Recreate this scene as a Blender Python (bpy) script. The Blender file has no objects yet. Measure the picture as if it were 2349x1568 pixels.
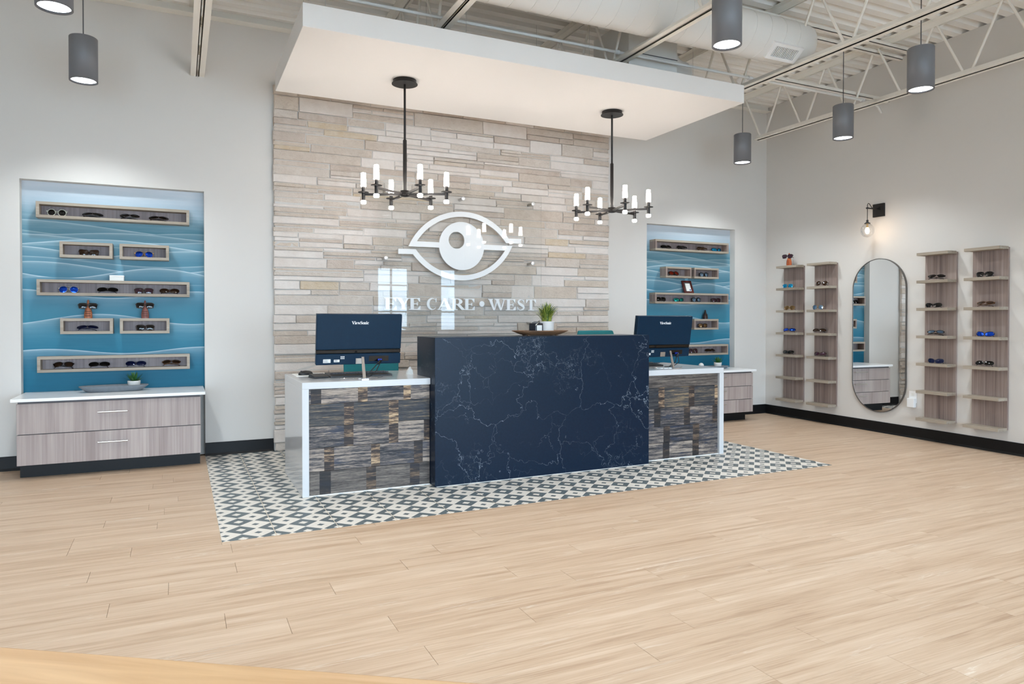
import bpy, math, random
from mathutils import Vector, Matrix
random.seed(7)
S = bpy.context.scene
COL = S.collection
R = math.radians

# ------------------------------------------------------------------ camera
FPX, CYPX, WPX, HPX = 1605.39, 752.25, 2349.0, 1568.0
cd = bpy.data.cameras.new('camera'); cam = bpy.data.objects.new('camera', cd); COL.objects.link(cam)
cd.sensor_fit = 'HORIZONTAL'; cd.sensor_width = 36.0; cd.lens = 36.0 * FPX / WPX
cd.shift_y = -(HPX / 2 - CYPX) / WPX
cd.clip_start = 0.02
cam.location = (0, 0, 1.18)
cam.rotation_euler = (R(90 - 0.71657), 0, R(-25.4429))
S.camera = cam

# ------------------------------------------------------------------ world, exposure
w = bpy.data.worlds.new('daylight'); S.world = w; w.use_nodes = True
bg = w.node_tree.nodes['Background']
bg.inputs[0].default_value = (0.62, 0.80, 1.0, 1); bg.inputs[1].default_value = 21.0
S.view_settings.view_transform = 'Standard'
try: S.view_settings.look = 'None'
except Exception: pass
S.view_settings.gamma = 1.0
S.view_settings.use_curve_mapping = False
S.view_settings.exposure = 0.0
S.cycles.use_denoising = True
S.cycles.max_bounces = 10
S.cycles.diffuse_bounces = 6
S.cycles.transparent_max_bounces = 12
S.cycles.sample_clamp_indirect = 6.0
S.cycles.caustics_reflective = False
S.cycles.caustics_refractive = False
PENDANT_W = 71.0      # each pendant downlight
BULB_E = 72.0         # chandelier bulb radiance
FRONT_Y = -3.0
WINDOWS = [(-3.9, -2.3), (-1.7, -0.1), (0.4, 2.0), (2.3, 3.75), (4.04, 4.92), (5.66, 6.12)]
WIN_Z = (0.08, 2.42)

def light(name, kind, loc, energy, color=(1, 1, 1), rot=(0, 0, 0), **kw):
    d = bpy.data.lights.new(name, kind); d.energy = energy; d.color = color
    for k, v in kw.items(): setattr(d, k, v)
    o = bpy.data.objects.new(name, d); COL.objects.link(o); o.location = loc; o.rotation_euler = rot
    return o
for a, b in WINDOWS:
    o = light('window_portal', 'AREA', ((a + b) / 2, FRONT_Y - 0.06, sum(WIN_Z) / 2), 1.0, rot=(R(90), 0, 0),
              shape='RECTANGLE', size=b - a, size_y=WIN_Z[1] - WIN_Z[0])
    o.data.cycles.is_portal = True

# ------------------------------------------------------------------ materials
def srgb(r, g, b):
    f = lambda c: (c / 255 / 12.92) if c / 255 <= 0.04045 else ((c / 255 + 0.055) / 1.055) ** 2.4
    return (f(r), f(g), f(b), 1.0)

class NT:
    """small node tree writer"""
    def __init__(s, name):
        s.m = bpy.data.materials.new(name); s.m.use_nodes = True
        s.t = s.m.node_tree; s.n = s.t.nodes; s.p = s.n['Principled BSDF']
        s.out = s.n['Material Output']
    def node(s, typ, **kw):
        n = s.n.new(typ)
        for k, v in kw.items(): setattr(n, k, v)
        return n
    def link(s, a, b): s.t.links.new(a, b)
    def setin(s, sock, v):
        if hasattr(v, 'is_output') or isinstance(v, bpy.types.NodeSocket): s.link(v, sock)
        else: sock.default_value = v
    def math(s, op, a, b=None, c=None, clamp=False):
        n = s.node('ShaderNodeMath', operation=op); n.use_clamp = clamp
        s.setin(n.inputs[0], a)
        if b is not None: s.setin(n.inputs[1], b)
        if c is not None: s.setin(n.inputs[2], c)
        return n.outputs[0]
    def mix(s, f, a, b, blend='MIX'):
        n = s.node('ShaderNodeMix', data_type='RGBA', blend_type=blend)
        s.setin(n.inputs[0], f); s.setin(n.inputs[6], a); s.setin(n.inputs[7], b)
        return n.outputs[2]
    def ramp(s, f, stops, interp='LINEAR'):
        n = s.node('ShaderNodeValToRGB'); r = n.color_ramp; r.interpolation = interp
        while len(r.elements) < len(stops): r.elements.new(0.5)
        for e, (p, c) in zip(r.elements, stops):
            e.position = p; e.color = c if len(c) == 4 else (*c, 1)
        s.setin(n.inputs[0], f); return n.outputs[0]
    def pos(s): return s.node('ShaderNodeNewGeometry').outputs['Position']
    def rnd(s): return s.node('ShaderNodeObjectInfo').outputs['Random']
    def objco(s): return s.node('ShaderNodeTexCoord').outputs['Object']
    def scaled(s, v, sc, off=None):
        n = s.node('ShaderNodeVectorMath', operation='MULTIPLY'); s.setin(n.inputs[0], v); n.inputs[1].default_value = sc
        o = n.outputs[0]
        if off is not None:
            a = s.node('ShaderNodeVectorMath', operation='ADD'); s.link(o, a.inputs[0]); s.setin(a.inputs[1], off); o = a.outputs[0]
        return o
    def xyz(s, v):
        n = s.node('ShaderNodeSeparateXYZ'); s.link(v, n.inputs[0]); return n.outputs
    def comb(s, x, y, z):
        n = s.node('ShaderNodeCombineXYZ')
        for i, v in enumerate((x, y, z)): s.setin(n.inputs[i], v)
        return n.outputs[0]
    def noise(s, v, scale, detail=4, rough=0.55, dist=0.0, out=0):
        n = s.node('ShaderNodeTexNoise'); s.setin(n.inputs['Vector'], v)
        n.inputs['Scale'].default_value = scale; n.inputs['Detail'].default_value = detail
        n.inputs['Roughness'].default_value = rough; n.inputs['Distortion'].default_value = dist
        return n.outputs[out]
    def bump(s, h, strength, dist=0.01):
        n = s.node('ShaderNodeBump'); n.inputs['Strength'].default_value = strength; n.inputs['Distance'].default_value = dist
        s.link(h, n.inputs['Height']); s.link(n.outputs[0], s.p.inputs['Normal'])
    def base(s, c): s.setin(s.p.inputs['Base Color'], c)
    def rough(s, r): s.setin(s.p.inputs['Roughness'], r)

MATS = {}
def plain(name, rgb, rough=0.5, metal=0.0, spec=0.5, grain=0.0, coat=0.0):
    if name in MATS: return MATS[name]
    t = NT(name); c = srgb(*rgb)
    if grain:
        n = t.noise(t.objco(), 40, 3)
        t.base(t.mix(n, tuple(x * (1 - grain) for x in c[:3]) + (1,), tuple(min(1, x * (1 + grain)) for x in c[:3]) + (1,)))
    else: t.base(c)
    t.rough(rough); t.p.inputs['Metallic'].default_value = metal
    t.p.inputs['Specular IOR Level'].default_value = spec
    t.p.inputs['Coat Weight'].default_value = coat
    MATS[name] = t.m; return t.m

def emit(name, rgb, strength):
    if name in MATS: return MATS[name]
    t = NT(name); t.base((0.8, 0.8, 0.8, 1)); t.p.inputs['Emission Color'].default_value = srgb(*rgb)
    t.p.inputs['Emission Strength'].default_value = strength
    MATS[name] = t.m; return t.m

def m_paint(name, rgb, rough=0.75):
    t = NT(name); P = t.pos(); n = t.noise(P, 180, 2); c = srgb(*rgb)
    t.base(c); t.rough(rough); t.p.inputs['Specular IOR Level'].default_value = 0.25
    t.bump(n, 0.05, 0.002); MATS[name] = t.m; return t.m
WALL = m_paint('wall_paint', (211, 207, 202))
SOFFIT = m_paint('soffit_paint', (236, 233, 230), 0.8)
IVORY = m_paint('ceiling_paint', (236, 232, 224), 0.7)
DECK = m_paint('deck_paint', (244, 241, 236), 0.7)

def m_laminate(name, dark, mid, lite, axis='Z', rough=0.5):
    t = NT(name); P = t.objco(); r = t.rnd()
    sc = {'Z': (55, 55, 0.9), 'X': (0.9, 55, 55), 'Y': (55, .9, 55)}[axis]
    off = t.comb(t.math('MULTIPLY', r, 31.0), t.math('MULTIPLY', r, 17.0), t.math('MULTIPLY', r, 5.0))
    v = t.scaled(P, sc, off); a = t.noise(v, 1.0, 6, 0.65); b = t.noise(t.scaled(P, tuple(x * .16 for x in sc), off), 1.0, 3, 0.5)
    f = t.math('ADD', t.math('MULTIPLY', a, 0.6), t.math('MULTIPLY', b, 0.4))
    t.base(t.ramp(f, [(0.36, srgb(*dark)), (0.5, srgb(*mid)), (0.64, srgb(*lite))]))
    t.rough(rough); t.bump(a, 0.08, 0.002); t.p.inputs['Specular IOR Level'].default_value = 0.35
    MATS[name] = t.m; return t.m
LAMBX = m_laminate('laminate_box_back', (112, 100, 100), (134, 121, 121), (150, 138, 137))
LAM = m_laminate('laminate_vertical', (146, 131, 127), (166, 152, 147), (180, 167, 161))
LAMDK = m_laminate('laminate_back', (112, 96, 92), (142, 125, 118), (163, 147, 139))
LAMX = m_laminate('laminate_edge', (142, 130, 116), (160, 148, 133), (172, 161, 147), 'X')

def m_plank():
    t = NT('oak_plank'); P = t.pos(); r = t.rnd()
    off = t.comb(t.math('MULTIPLY', r, 57.0), t.math('MULTIPLY', r, 23.0), r)
    v = t.scaled(P, (1, 1, 1), off)
    warp = t.noise(t.scaled(v, (1.3, 6, 1)), 1.0, 3, .5, out=1)
    vw = t.node('ShaderNodeVectorMath', operation='ADD'); t.link(t.scaled(v, (1.0, 24, 1)), vw.inputs[0]); t.link(t.scaled(warp, (1.5, 1.5, 1.5)), vw.inputs[1])
    g1 = t.noise(vw.outputs[0], 1.0, 5, .6)
    g2 = t.noise(t.scaled(v, (4, 160, 4)), 1.0, 3, .6)
    rings = t.math('SINE', t.math('MULTIPLY', g1, 46.0))
    rings = t.math('MULTIPLY', t.math('ADD', rings, 1.0), .5)
    f = t.math('ADD', t.math('MULTIPLY', g1, .62), t.math('ADD', t.math('MULTIPLY', g2, .34), t.math('MULTIPLY', t.math('SUBTRACT', r, .5), .05)))
    col = t.ramp(f, [(.30, srgb(166, 136, 110)), (.42, srgb(190, 162, 136)), (.52, srgb(201, 175, 150)), (.70, srgb(216, 194, 172))])
    mask = t.math('MULTIPLY', t.ramp(t.noise(t.scaled(v, (.9, 5, 1)), 1.0, 2), [(.5, (0, 0, 0, 1)), (.68, (1, 1, 1, 1))]), t.ramp(rings, [(.86, (0, 0, 0, 1)), (1, (1, 1, 1, 1))]))
    col = t.mix(t.math('MULTIPLY', mask, .45), col, srgb(166, 144, 120))
    m2 = t.math('MULTIPLY', t.ramp(t.noise(t.scaled(v, (1.2, 7, 3)), 1.0, 2), [(.56, (0, 0, 0, 1)), (.7, (1, 1, 1, 1))]), t.ramp(rings, [(.0, (1, 1, 1, 1)), (.12, (0, 0, 0, 1))]))
    col = t.mix(t.math('MULTIPLY', m2, .5), col, srgb(234, 226, 214))
    t.base(col); t.rough(.45); t.p.inputs['Specular IOR Level'].default_value = .35
    t.bump(g2, .06, .001); MATS['plank'] = t.m; return t.m
PLANK = m_plank()

def m_tile():
    t = NT('patterned_tile'); P = t.pos(); o = t.xyz(P)
    D = 0.1695; X0, Y0 = 0.3065, 4.351
    x = t.math('DIVIDE', t.math('SUBTRACT', o[0], X0), D); y = t.math('DIVIDE', t.math('SUBTRACT', o[1], Y0), D)
    u = t.math('ADD', t.math('ADD', x, y), .5); v = t.math('ADD', t.math('SUBTRACT', x, y), .5)   # rotated cells, centre of a dark diamond at u=v=.5
    fu, fv = t.math('FLOOR', u), t.math('FLOOR', v)
    par = t.math('ABSOLUTE', t.math('MODULO', t.math('ADD', fu, fv), 2.0))          # 0 dark, 1 white
    cu = t.math('ABSOLUTE', t.math('SUBTRACT', t.math('FRACT', u), .5)); cv = t.math('ABSOLUTE', t.math('SUBTRACT', t.math('FRACT', v), .5))
    mx = t.math('MAXIMUM', cu, cv)
    inner_d = t.math('LESS_THAN', mx, .165); inner_w = t.math('LESS_THAN', mx, .135)
    dark_cell = t.math('SUBTRACT', 1.0, par)
    edge = t.math('LESS_THAN', mx, .482)
    inkd = t.math('MULTIPLY', t.math('MULTIPLY', dark_cell, edge), t.math('SUBTRACT', 1.0, inner_d))
    inkw = t.math('MULTIPLY', par, inner_w)
    ink = t.math('ADD', inkd, inkw, clamp=True)
    wear = t.ramp(t.noise(P, 9, 6, .7), [(.60, (0, 0, 0, 1)), (.72, (1, 1, 1, 1))])
    white = t.mix(t.noise(P, 60, 3), srgb(216, 208, 198), srgb(230, 224, 215))
    dark = t.mix(t.noise(P, 40, 3), srgb(82, 93, 97), srgb(102, 112, 116))
    c = t.mix(ink, white, dark)
    c = t.mix(t.math('MULTIPLY', wear, .5), c, srgb(178, 160, 136))
    t.base(c); t.rough(.42); MATS['tile'] = t.m; return t.m
TILE = m_tile()

def m_stone(i, a, b, split=True):
    t = NT('ledgestone_%d' % i); P = t.pos()
    n1 = t.noise(P, 9, 6, .65); n2 = t.noise(t.scaled(P, (30, 30, 55)), 1.0, 5, .7); n3 = t.noise(P, 4, 3, .5)
    c = t.mix(t.ramp(n1, [(.34, (0, 0, 0, 1)), (.66, (1, 1, 1, 1))]), srgb(*a), srgb(*b))
    c = t.mix(t.math('MULTIPLY', t.ramp(n2, [(.30, (1, 1, 1, 1)), (.44, (0, 0, 0, 1))]), .30 if split else .08), c, srgb(170, 150, 130))
    t.base(c); t.rough(.85); t.p.inputs['Specular IOR Level'].default_value = .2
    t.bump(n2, .95 if split else .4, .014); return t.m
STONES = [m_stone(0, (210, 200, 192), (219, 211, 204), False), m_stone(1, (206, 194, 183), (216, 206, 196)), m_stone(2, (199, 185, 172), (212, 200, 188)),
          m_stone(3, (214, 205, 198), (222, 215, 209), False), m_stone(4, (203, 189, 175), (215, 202, 188)), m_stone(5, (206, 187, 160), (215, 201, 183)), m_stone(6, (194, 179, 166), (208, 195, 184))]
MORTAR = plain('mortar', (200, 197, 193), .9, grain=.1)

def m_marble():
    t = NT('veined_black_quartz'); P = t.pos()
    wn = t.noise(P, 2.6, 5, .6, out=1)
    def veins(scale, wamt, wid, seed, wsc=2.6):
        nn = t.noise(t.scaled(P, (1, 1, 1), (seed, seed * .7, 0)), wsc, 5, .62, out=1)
        vv = t.node('ShaderNodeVectorMath', operation='ADD'); t.link(t.scaled(P, (1, 1, 1), (seed, 0, seed)), vv.inputs[0]); t.link(t.scaled(nn, (wamt,) * 3), vv.inputs[1])
        vo = t.node('ShaderNodeTexVoronoi', feature='DISTANCE_TO_EDGE'); vo.inputs['Scale'].default_value = scale; t.link(vv.outputs[0], vo.inputs['Vector'])
        return t.ramp(vo.outputs['Distance'], [(0, (1, 1, 1, 1)), (wid, (0, 0, 0, 1))])
    a = veins(2.3, .6, .0032, 3.1); b = veins(4.4, .46, .0046, 7.7); c = veins(15, .24, .02, 1.3, 6)
    ma = t.ramp(t.noise(t.scaled(P, (1, 1, 1), (4, 0, 2)), 2.2, 3), [(.38, (0, 0, 0, 1)), (.62, (1, 1, 1, 1))])
    mb = t.ramp(t.noise(t.scaled(P, (1, 1, 1), (1, 0, 9)), 2.6, 3), [(.5, (0, 0, 0, 1)), (.7, (1, 1, 1, 1))])
    mc = t.ramp(t.noise(t.scaled(P, (1, 1, 1), (8, 0, 5)), 2.3, 4, .6), [(.54, (0, 0, 0, 1)), (.68, (1, 1, 1, 1))])
    f = t.math('ADD', t.math('MULTIPLY', a, t.math('MULTIPLY_ADD', ma, .7, .14)), t.math('ADD', t.math('MULTIPLY', t.math('MULTIPLY', b, mb), .6), t.math('MULTIPLY', t.math('MULTIPLY', c, mc), .55)), clamp=True)
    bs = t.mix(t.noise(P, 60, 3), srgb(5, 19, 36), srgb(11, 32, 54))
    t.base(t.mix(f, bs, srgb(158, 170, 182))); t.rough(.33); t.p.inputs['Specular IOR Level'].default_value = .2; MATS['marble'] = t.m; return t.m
MARBLE = m_marble()

def m_reclaimed(name, stops, blot, blotc, stripes=1.0):
    t = NT(name); P = t.pos(); r = t.rnd()
    off = t.comb(t.math('MULTIPLY', r, 41.0), 0.0, t.math('MULTIPLY', r, 13.0))
    a = t.noise(t.scaled(P, (3.5, 3.5, 60 * stripes), off), 1.0, 8, .72)
    b = t.noise(t.scaled(P, (26, 26, 260), off), 1.0, 4, .7)
    c = t.noise(t.scaled(P, (4, 4, 16), off), 1.0, 6, .65)
    d = t.noise(t.scaled(P, (7, 7, 150 * stripes), off), 1.0, 5, .7)
    f = t.math('ADD', t.math('MULTIPLY', a, .5), t.math('ADD', t.math('MULTIPLY', b, .22), t.math('MULTIPLY_ADD', d, .26, t.math('MULTIPLY', t.math('SUBTRACT', r, .5), .08))))
    f = t.math('MULTIPLY_ADD', t.math('SUBTRACT', f, .48), 2.1, .44)
    col = t.ramp(f, [(p, srgb(*q)) for p, q in stops])
    col = t.mix(t.math('MULTIPLY', t.ramp(c, [(.54, (0, 0, 0, 1)), (.60, (1, 1, 1, 1))]), blot), col, srgb(*blotc))
    t.base(col); t.rough(.6); t.bump(d, .3, .004); MATS[name] = t.m; return t.m
RW_LIGHT = m_reclaimed('reclaimed_grey', [(.30, (22, 24, 31)), (.42, (66, 63, 66)), (.51, (116, 105, 98)), (.64, (168, 152, 138))], .65, (34, 46, 68))
RW_DARK = m_reclaimed('reclaimed_dark', [(.3, (26, 28, 34)), (.42, (50, 51, 56)), (.52, (78, 73, 68)), (.66, (134, 114, 88))], .5, (40, 50, 64))
RW_BROWN = m_reclaimed('reclaimed_brown', [(.3, (46, 40, 38)), (.44, (84, 76, 71)), (.54, (106, 97, 90)), (.68, (136, 124, 112))], .3, (40, 36, 38))
RW_STRAP = m_reclaimed('reclaimed_strap', [(.36, (36, 28, 27)), (.46, (70, 54, 46)), (.53, (142, 116, 90)), (.64, (190, 162, 128))], .8, (40, 32, 31), .6)
RW_STRAPD = m_reclaimed('reclaimed_strap_dark', [(.36, (24, 22, 24)), (.48, (48, 40, 38)), (.58, (88, 70, 56)), (.7, (128, 106, 84))], .7, (26, 28, 38), .6)

def m_mural():
    t = NT('ocean_wave_mural'); o = t.xyz(t.objco()); u = t.math('DIVIDE', o[0], 1.32); z = o[2]
    streak = t.noise(t.comb(t.math('MULTIPLY', o[0], 2.6), 0.0, t.math('MULTIPLY', z, 44.0)), 1.0, 4, .6)
    fine = t.noise(t.comb(t.math('MULTIPLY', o[0], 40.), 0.0, t.math('MULTIPLY', z, 90.0)), 1.0, 2, .6)
    zz = t.math('ADD', z, t.math('MULTIPLY', t.math('SUBTRACT', streak, .5), .16))
    zz = t.math('DIVIDE', t.math('SUBTRACT', zz, .55), 1.75)
    def zn(q): return (q - .55) / 1.75
    sky = t.ramp(zz, [(0, srgb(4, 92, 118)), (zn(.85), srgb(12, 106, 134)), (zn(1.15), srgb(58, 130, 154)), (zn(1.45), srgb(66, 128, 152)), (zn(1.7), srgb(74, 128, 148)),
                      (zn(1.92), srgb(82, 130, 146)), (zn(2.02), srgb(128, 160, 174)), (zn(2.12), srgb(172, 190, 202)), (1, srgb(200, 205, 212))])
    col = sky
    hi = srgb(214, 228, 234)
    L = [(1.93, .045, .5, 0., .55), (1.89, .03, .8, .95, .4), (1.878, .02, .85, .56, .55), (1.845, .02, .7, -.1, .6), (1.80, .04, .7, .45, .75), (1.765, .02, .6, .3, .3), (1.73, .035, .9, -.05, .7), (1.71, .06, .5, 1.0, .6),
         (1.655, .03, .7, .0, .45), (1.605, .04, .8, .08, .7), (1.565, .048, .95, .73, .8), (1.50, .02, .6, .15, .25), (1.39, .032, 1.0, -.04, .7), (1.182, .043, .95, .40, .75), (.92, .022, 1.15, .12, .75)]
    for zc, amp, fr, up, st in L:
        ph = t.math('MULTIPLY', t.math('SUBTRACT', u, up), 2 * math.pi * fr)
        cr = t.math('MULTIPLY_ADD', t.math('COSINE', ph), amp, zc)
        d = t.math('SUBTRACT', cr, z)
        m = t.math('SMOOTH_MIN', t.math('MULTIPLY', t.math('ADD', d, .001), 400.0), 1.0, .0, clamp=True)
        dp = t.math('MAXIMUM', d, 0.0)
        h = t.math('ADD', t.math('MULTIPLY', t.math('EXPONENT', t.math('MULTIPLY', dp, -210.0)), 1.0), t.math('MULTIPLY', t.math('EXPONENT', t.math('MULTIPLY', dp, -16.0)), .34))
        h = t.math('MULTIPLY', h, st)
        sh = t.math('MULTIPLY', t.math('EXPONENT', t.math('MULTIPLY', t.math('ABSOLUTE', t.math('SUBTRACT', dp, .10)), -22.0)), .18 * st)
        lay = t.mix(sh, sky, srgb(26, 76, 98))
        lay = t.mix(t.math('MULTIPLY', h, t.math('MULTIPLY_ADD', streak, .9, .5)), lay, hi)
        col = t.mix(m, col, lay)
    t.base(col); t.rough(.55); t.p.inputs['Specular IOR Level'].default_value = .3; MATS['mural'] = t.m; return t.m
MURAL = m_mural()

def m_glass(name, tint, refl=1.0, rough=0.0):
    t = NT(name); t.n.remove(t.p)
    tr = t.node('ShaderNodeBsdfTransparent'); tr.inputs[0].default_value = tint
    gl = t.node('ShaderNodeBsdfGlossy'); gl.inputs['Roughness'].default_value = rough
    fr = t.node('ShaderNodeFresnel'); fr.inputs[0].default_value = 1.5
    mx = t.node('ShaderNodeMixShader'); t.link(t.math('MULTIPLY', fr.outputs[0], refl, clamp=True), mx.inputs[0])
    t.link(tr.outputs[0], mx.inputs[1]); t.link(gl.outputs[0], mx.inputs[2]); t.link(mx.outputs[0], t.out.inputs[0])
    MATS[name] = t.m; return t.m
SIGNGLASS = m_glass('sign_glass', (.995, .999, .997, 1), .5)
GLOBE = m_glass('globe_glass', (.985, .985, .985, 1), .4)
PANE = m_glass('window_pane', (.97, .985, .98, 1), .6)

def m_wood(name, a, b, axis='X', sc=1.0, rough=.5):
    t = NT(name); P = t.objco(); s = {'X': (2, 24, 24), 'Z': (24, 24, 2)}[axis]
    n = t.noise(t.scaled(P, tuple(q * sc for q in s)), 1.0, 4, .6, .6)
    t.base(t.ramp(n, [(.35, srgb(*a)), (.65, srgb(*b))])); t.rough(rough); t.bump(n, .05, .002); MATS[name] = t.m; return t.m
MAPLE = m_wood('maple_top', (202, 158, 112), (226, 186, 140), rough=.4)
TRAYWOOD = m_wood('tray_wood', (92, 64, 44), (134, 98, 70), sc=2)
STANDWOOD = m_wood('nose_stand_wood', (138, 74, 44), (176, 104, 64), 'Z', 3)
STANDRED = m_wood('nose_stand_redwood', (112, 60, 52), (140, 84, 72), 'Z', 3)
STANDOR = m_wood('nose_stand_orange', (178, 82, 36), (204, 104, 52), 'Z', 3)
MAHOG = m_wood('mahogany', (64, 20, 18), (96, 34, 28), sc=3, rough=.35)

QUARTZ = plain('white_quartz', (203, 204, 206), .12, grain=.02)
BLACKM = plain('black_metal', (30, 28, 28), .45, .3)
BASEB = plain('black_rubber', (11, 11, 13), .5, grain=.1, spec=.3)
GREYMET = plain('pendant_grey', (120, 121, 126), .5, .1)
STEEL = plain('brushed_steel', (196, 194, 190), .28, 1.0)
CHROME = plain('chrome', (225, 225, 228), .08, 1.0)
WHITE = plain('white_acrylic', (240, 240, 242), .3)
WHITEP = plain('white_plastic', (236, 236, 236), .35)
DUCTW = m_paint('duct_paint', (224, 222, 218), .6)
BLACKP = plain('black_plastic', (22, 23, 26), .4)
NAVYP = plain('monitor_plastic', (4, 36, 58), .38, spec=.2, grain=.15)
GLOSSB = plain('gloss_black', (10, 9, 9), .06)
TEAL = plain('teal_upholstery', (16, 118, 126), .7, grain=.12)
CAVITY = plain('cavity_grey', (70, 72, 80), .7)
MIRRORM = plain('mirror_silver', (238, 240, 240), .0, 1.0)
CONCRETE = plain('grey_concrete', (108, 114, 120), .75, grain=.2)
POT = plain('white_ceramic', (208, 206, 203), .5, grain=.04)
LEAF = plain('succulent_green', (44, 92, 40), .5, grain=.3)
GRASS = plain('grass_green', (146, 156, 66), .5, grain=.35)
PAPER = plain('paper', (226, 226, 222), .6)
CABLE = plain('cable_black', (16, 16, 18), .5)
LETTERW = plain('letter_white', (250, 250, 251), .5)
GROUT = plain('tile_grout', (214, 200, 182), .9)
UNDER = plain('plank_gap', (150, 126, 102), .9)
WINF = plain('window_frame_grey', (208, 210, 212), .4)
GROUNDM = plain('concrete_paving', (190, 190, 188), .9, grain=.1)

# ------------------------------------------------------------------ mesh builder
class MB:
    def __init__(s): s.v = []; s.f = []; s.mi = []; s.sm = []
    def add(s, vs, fs, mi=0, smooth=False, M=None):
        o = len(s.v)
        s.v += [tuple(M @ Vector(q)) if M else tuple(q) for q in vs]
        s.f += [tuple(i + o for i in q) for q in fs]
        s.mi += [mi] * len(fs); s.sm += [smooth] * len(fs); return s
    def box(s, x0, x1, y0, y1, z0, z1, mi=0, M=None):
        v = [(x, y, z) for x in (x0, x1) for y in (y0, y1) for z in (z0, z1)]
        return s.add(v, [(0, 1, 3, 2), (4, 6, 7, 5), (0, 4, 5, 1), (2, 3, 7, 6), (0, 2, 6, 4), (1, 5, 7, 3)], mi, M=M)
    def lathe(s, prof, n=24, mi=0, M=None, smooth=True, cap=True):
        v = []; f = []
        for r, z in prof:
            for k in range(n):
                a = 2 * math.pi * k / n; v.append((r * math.cos(a), r * math.sin(a), z))
        for j in range(len(prof) - 1):
            for k in range(n):
                k2 = (k + 1) % n; f.append((j * n + k, j * n + k2, (j + 1) * n + k2, (j + 1) * n + k))
        s.add(v, f, mi, smooth, M)
        if cap:
            o = [(r * math.cos(2 * math.pi * k / n), r * math.sin(2 * math.pi * k / n), z) for r, z in (prof[0],) for k in range(n)]
            if prof[0][0] > 1e-6: s.add(o, [tuple(reversed(range(n)))], mi, False, M)
            o = [(prof[-1][0] * math.cos(2 * math.pi * k / n), prof[-1][0] * math.sin(2 * math.pi * k / n), prof[-1][1]) for k in range(n)]
            if prof[-1][0] > 1e-6: s.add(o, [tuple(range(n))], mi, False, M)
        return s
    def cyl(s, a, b, r, n=12, mi=0, r2=None, smooth=True):
        a, b = Vector(a), Vector(b); d = b - a
        M = Matrix.Translation(a) @ d.to_track_quat('Z', 'Y').to_matrix().to_4x4()
        return s.lathe([(r, 0), (r if r2 is None else r2, d.length)], n, mi, M, smooth)
    def tube(s, pts, r, n=8, mi=0, closed=False):
        P = [Vector(p) for p in pts]; N = len(P); v = []; f = []; prev = None
        rr = r if isinstance(r, (list, tuple)) else [r] * N
        for i, p in enumerate(P):
            if closed: d = P[(i + 1) % N] - P[i - 1]
            else: d = P[min(i + 1, N - 1)] - P[max(i - 1, 0)]
            d.normalize()
            if prev is None:
                u = d.orthogonal().normalized()
            else:
                u = prev - d * prev.dot(d)
                u = u.normalized() if u.length > 1e-6 else d.orthogonal().normalized()
            prev = u; w_ = d.cross(u)
            for k in range(n):
                a = 2 * math.pi * k / n; v.append(tuple(p + (u * math.cos(a) + w_ * math.sin(a)) * rr[i]))
        last = N if closed else N - 1
        for i in range(last):
            j = (i + 1) % N
            for k in range(n):
                k2 = (k + 1) % n; f.append((i * n + k, i * n + k2, j * n + k2, j * n + k))
        s.add(v, f, mi, True)
        if not closed:
            s.add(v[:n], [tuple(reversed(range(n)))], mi); s.add(v[-n:], [tuple(range(n))], mi)
        return s
    def prism(s, poly, y0, y1, mi=0, M=None):
        """polygon in x,z extruded along y"""
        n = len(poly)
        v = [(x, y0, z) for x, z in poly] + [(x, y1, z) for x, z in poly]
        f = [tuple(range(n)), tuple(reversed(range(n, 2 * n)))]
        f += [(i, i + n, (i + 1) % n + n, (i + 1) % n) for i in range(n)]
        return s.add(v, f, mi, M=M)
    def ribbon(s, outer, inner, y0, y1, mi=0, closed=False):
        """band between two polylines in x,z, extruded along y"""
        n = len(outer); last = n if closed else n - 1
        v = [(x, y, z) for y in (y0, y1) for L in (outer, inner) for x, z in L]; f = []
        O0, I0, O1, I1 = 0, n, 2 * n, 3 * n
        for i in range(last):
            j = (i + 1) % n
            f += [(O0 + i, O0 + j, I0 + j, I0 + i), (O1 + j, O1 + i, I1 + i, I1 + j), (O0 + j, O0 + i, O1 + i, O1 + j), (I0 + i, I0 + j, I1 + j, I1 + i)]
        if not closed: f += [(O0, I0, I1, O1), (I0 + n - 1, O0 + n - 1, O1 + n - 1, I1 + n - 1)]
        return s.add(v, f, mi)
    def mesh(s, name, mats):
        me = bpy.data.meshes.new(name); me.from_pydata(s.v, [], s.f)
        for m in (mats if isinstance(mats, (list, tuple)) else [mats]): me.materials.append(m)
        me.polygons.foreach_set('material_index', s.mi); me.polygons.foreach_set('use_smooth', s.sm)
        me.update(); return me
    def build(s, name, mats, parent=None, bevel=0.0, loc=None, rz=0.0):
        return put(name, s.mesh(name, mats), parent, bevel, loc, rz)

def put(name, me, parent=None, bevel=0.0, loc=None, rz=0.0):
    o = bpy.data.objects.new(name, me); COL.objects.link(o)
    if parent: o.parent = parent
    if loc is not None: o.location = loc
    if rz: o.rotation_euler.z = rz
    if bevel:
        m = o.modifiers.new('bevel', 'BEVEL'); m.width = bevel; m.segments = 2; m.limit_method = 'ANGLE'; m.angle_limit = R(40)
    return o
def tag(o, label=None, cat=None, group=None, kind=None):
    if label: o['label'] = label
    if cat: o['category'] = cat
    if group: o['group'] = group
    if kind: o['kind'] = kind
    return o
def thing(name, label, cat, loc=(0, 0, 0), rz=0.0, group=None):
    o = bpy.data.objects.new(name, None); COL.objects.link(o); o.location = loc; o.rotation_euler.z = rz
    o.empty_display_size = .1
    return tag(o, label, cat, group)
def struct(name, label=None, loc=(0, 0, 0)):
    o = bpy.data.objects.new(name, None); COL.objects.link(o); o.location = loc; o['kind'] = 'structure'
    if label: o['label'] = label
    return o
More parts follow.
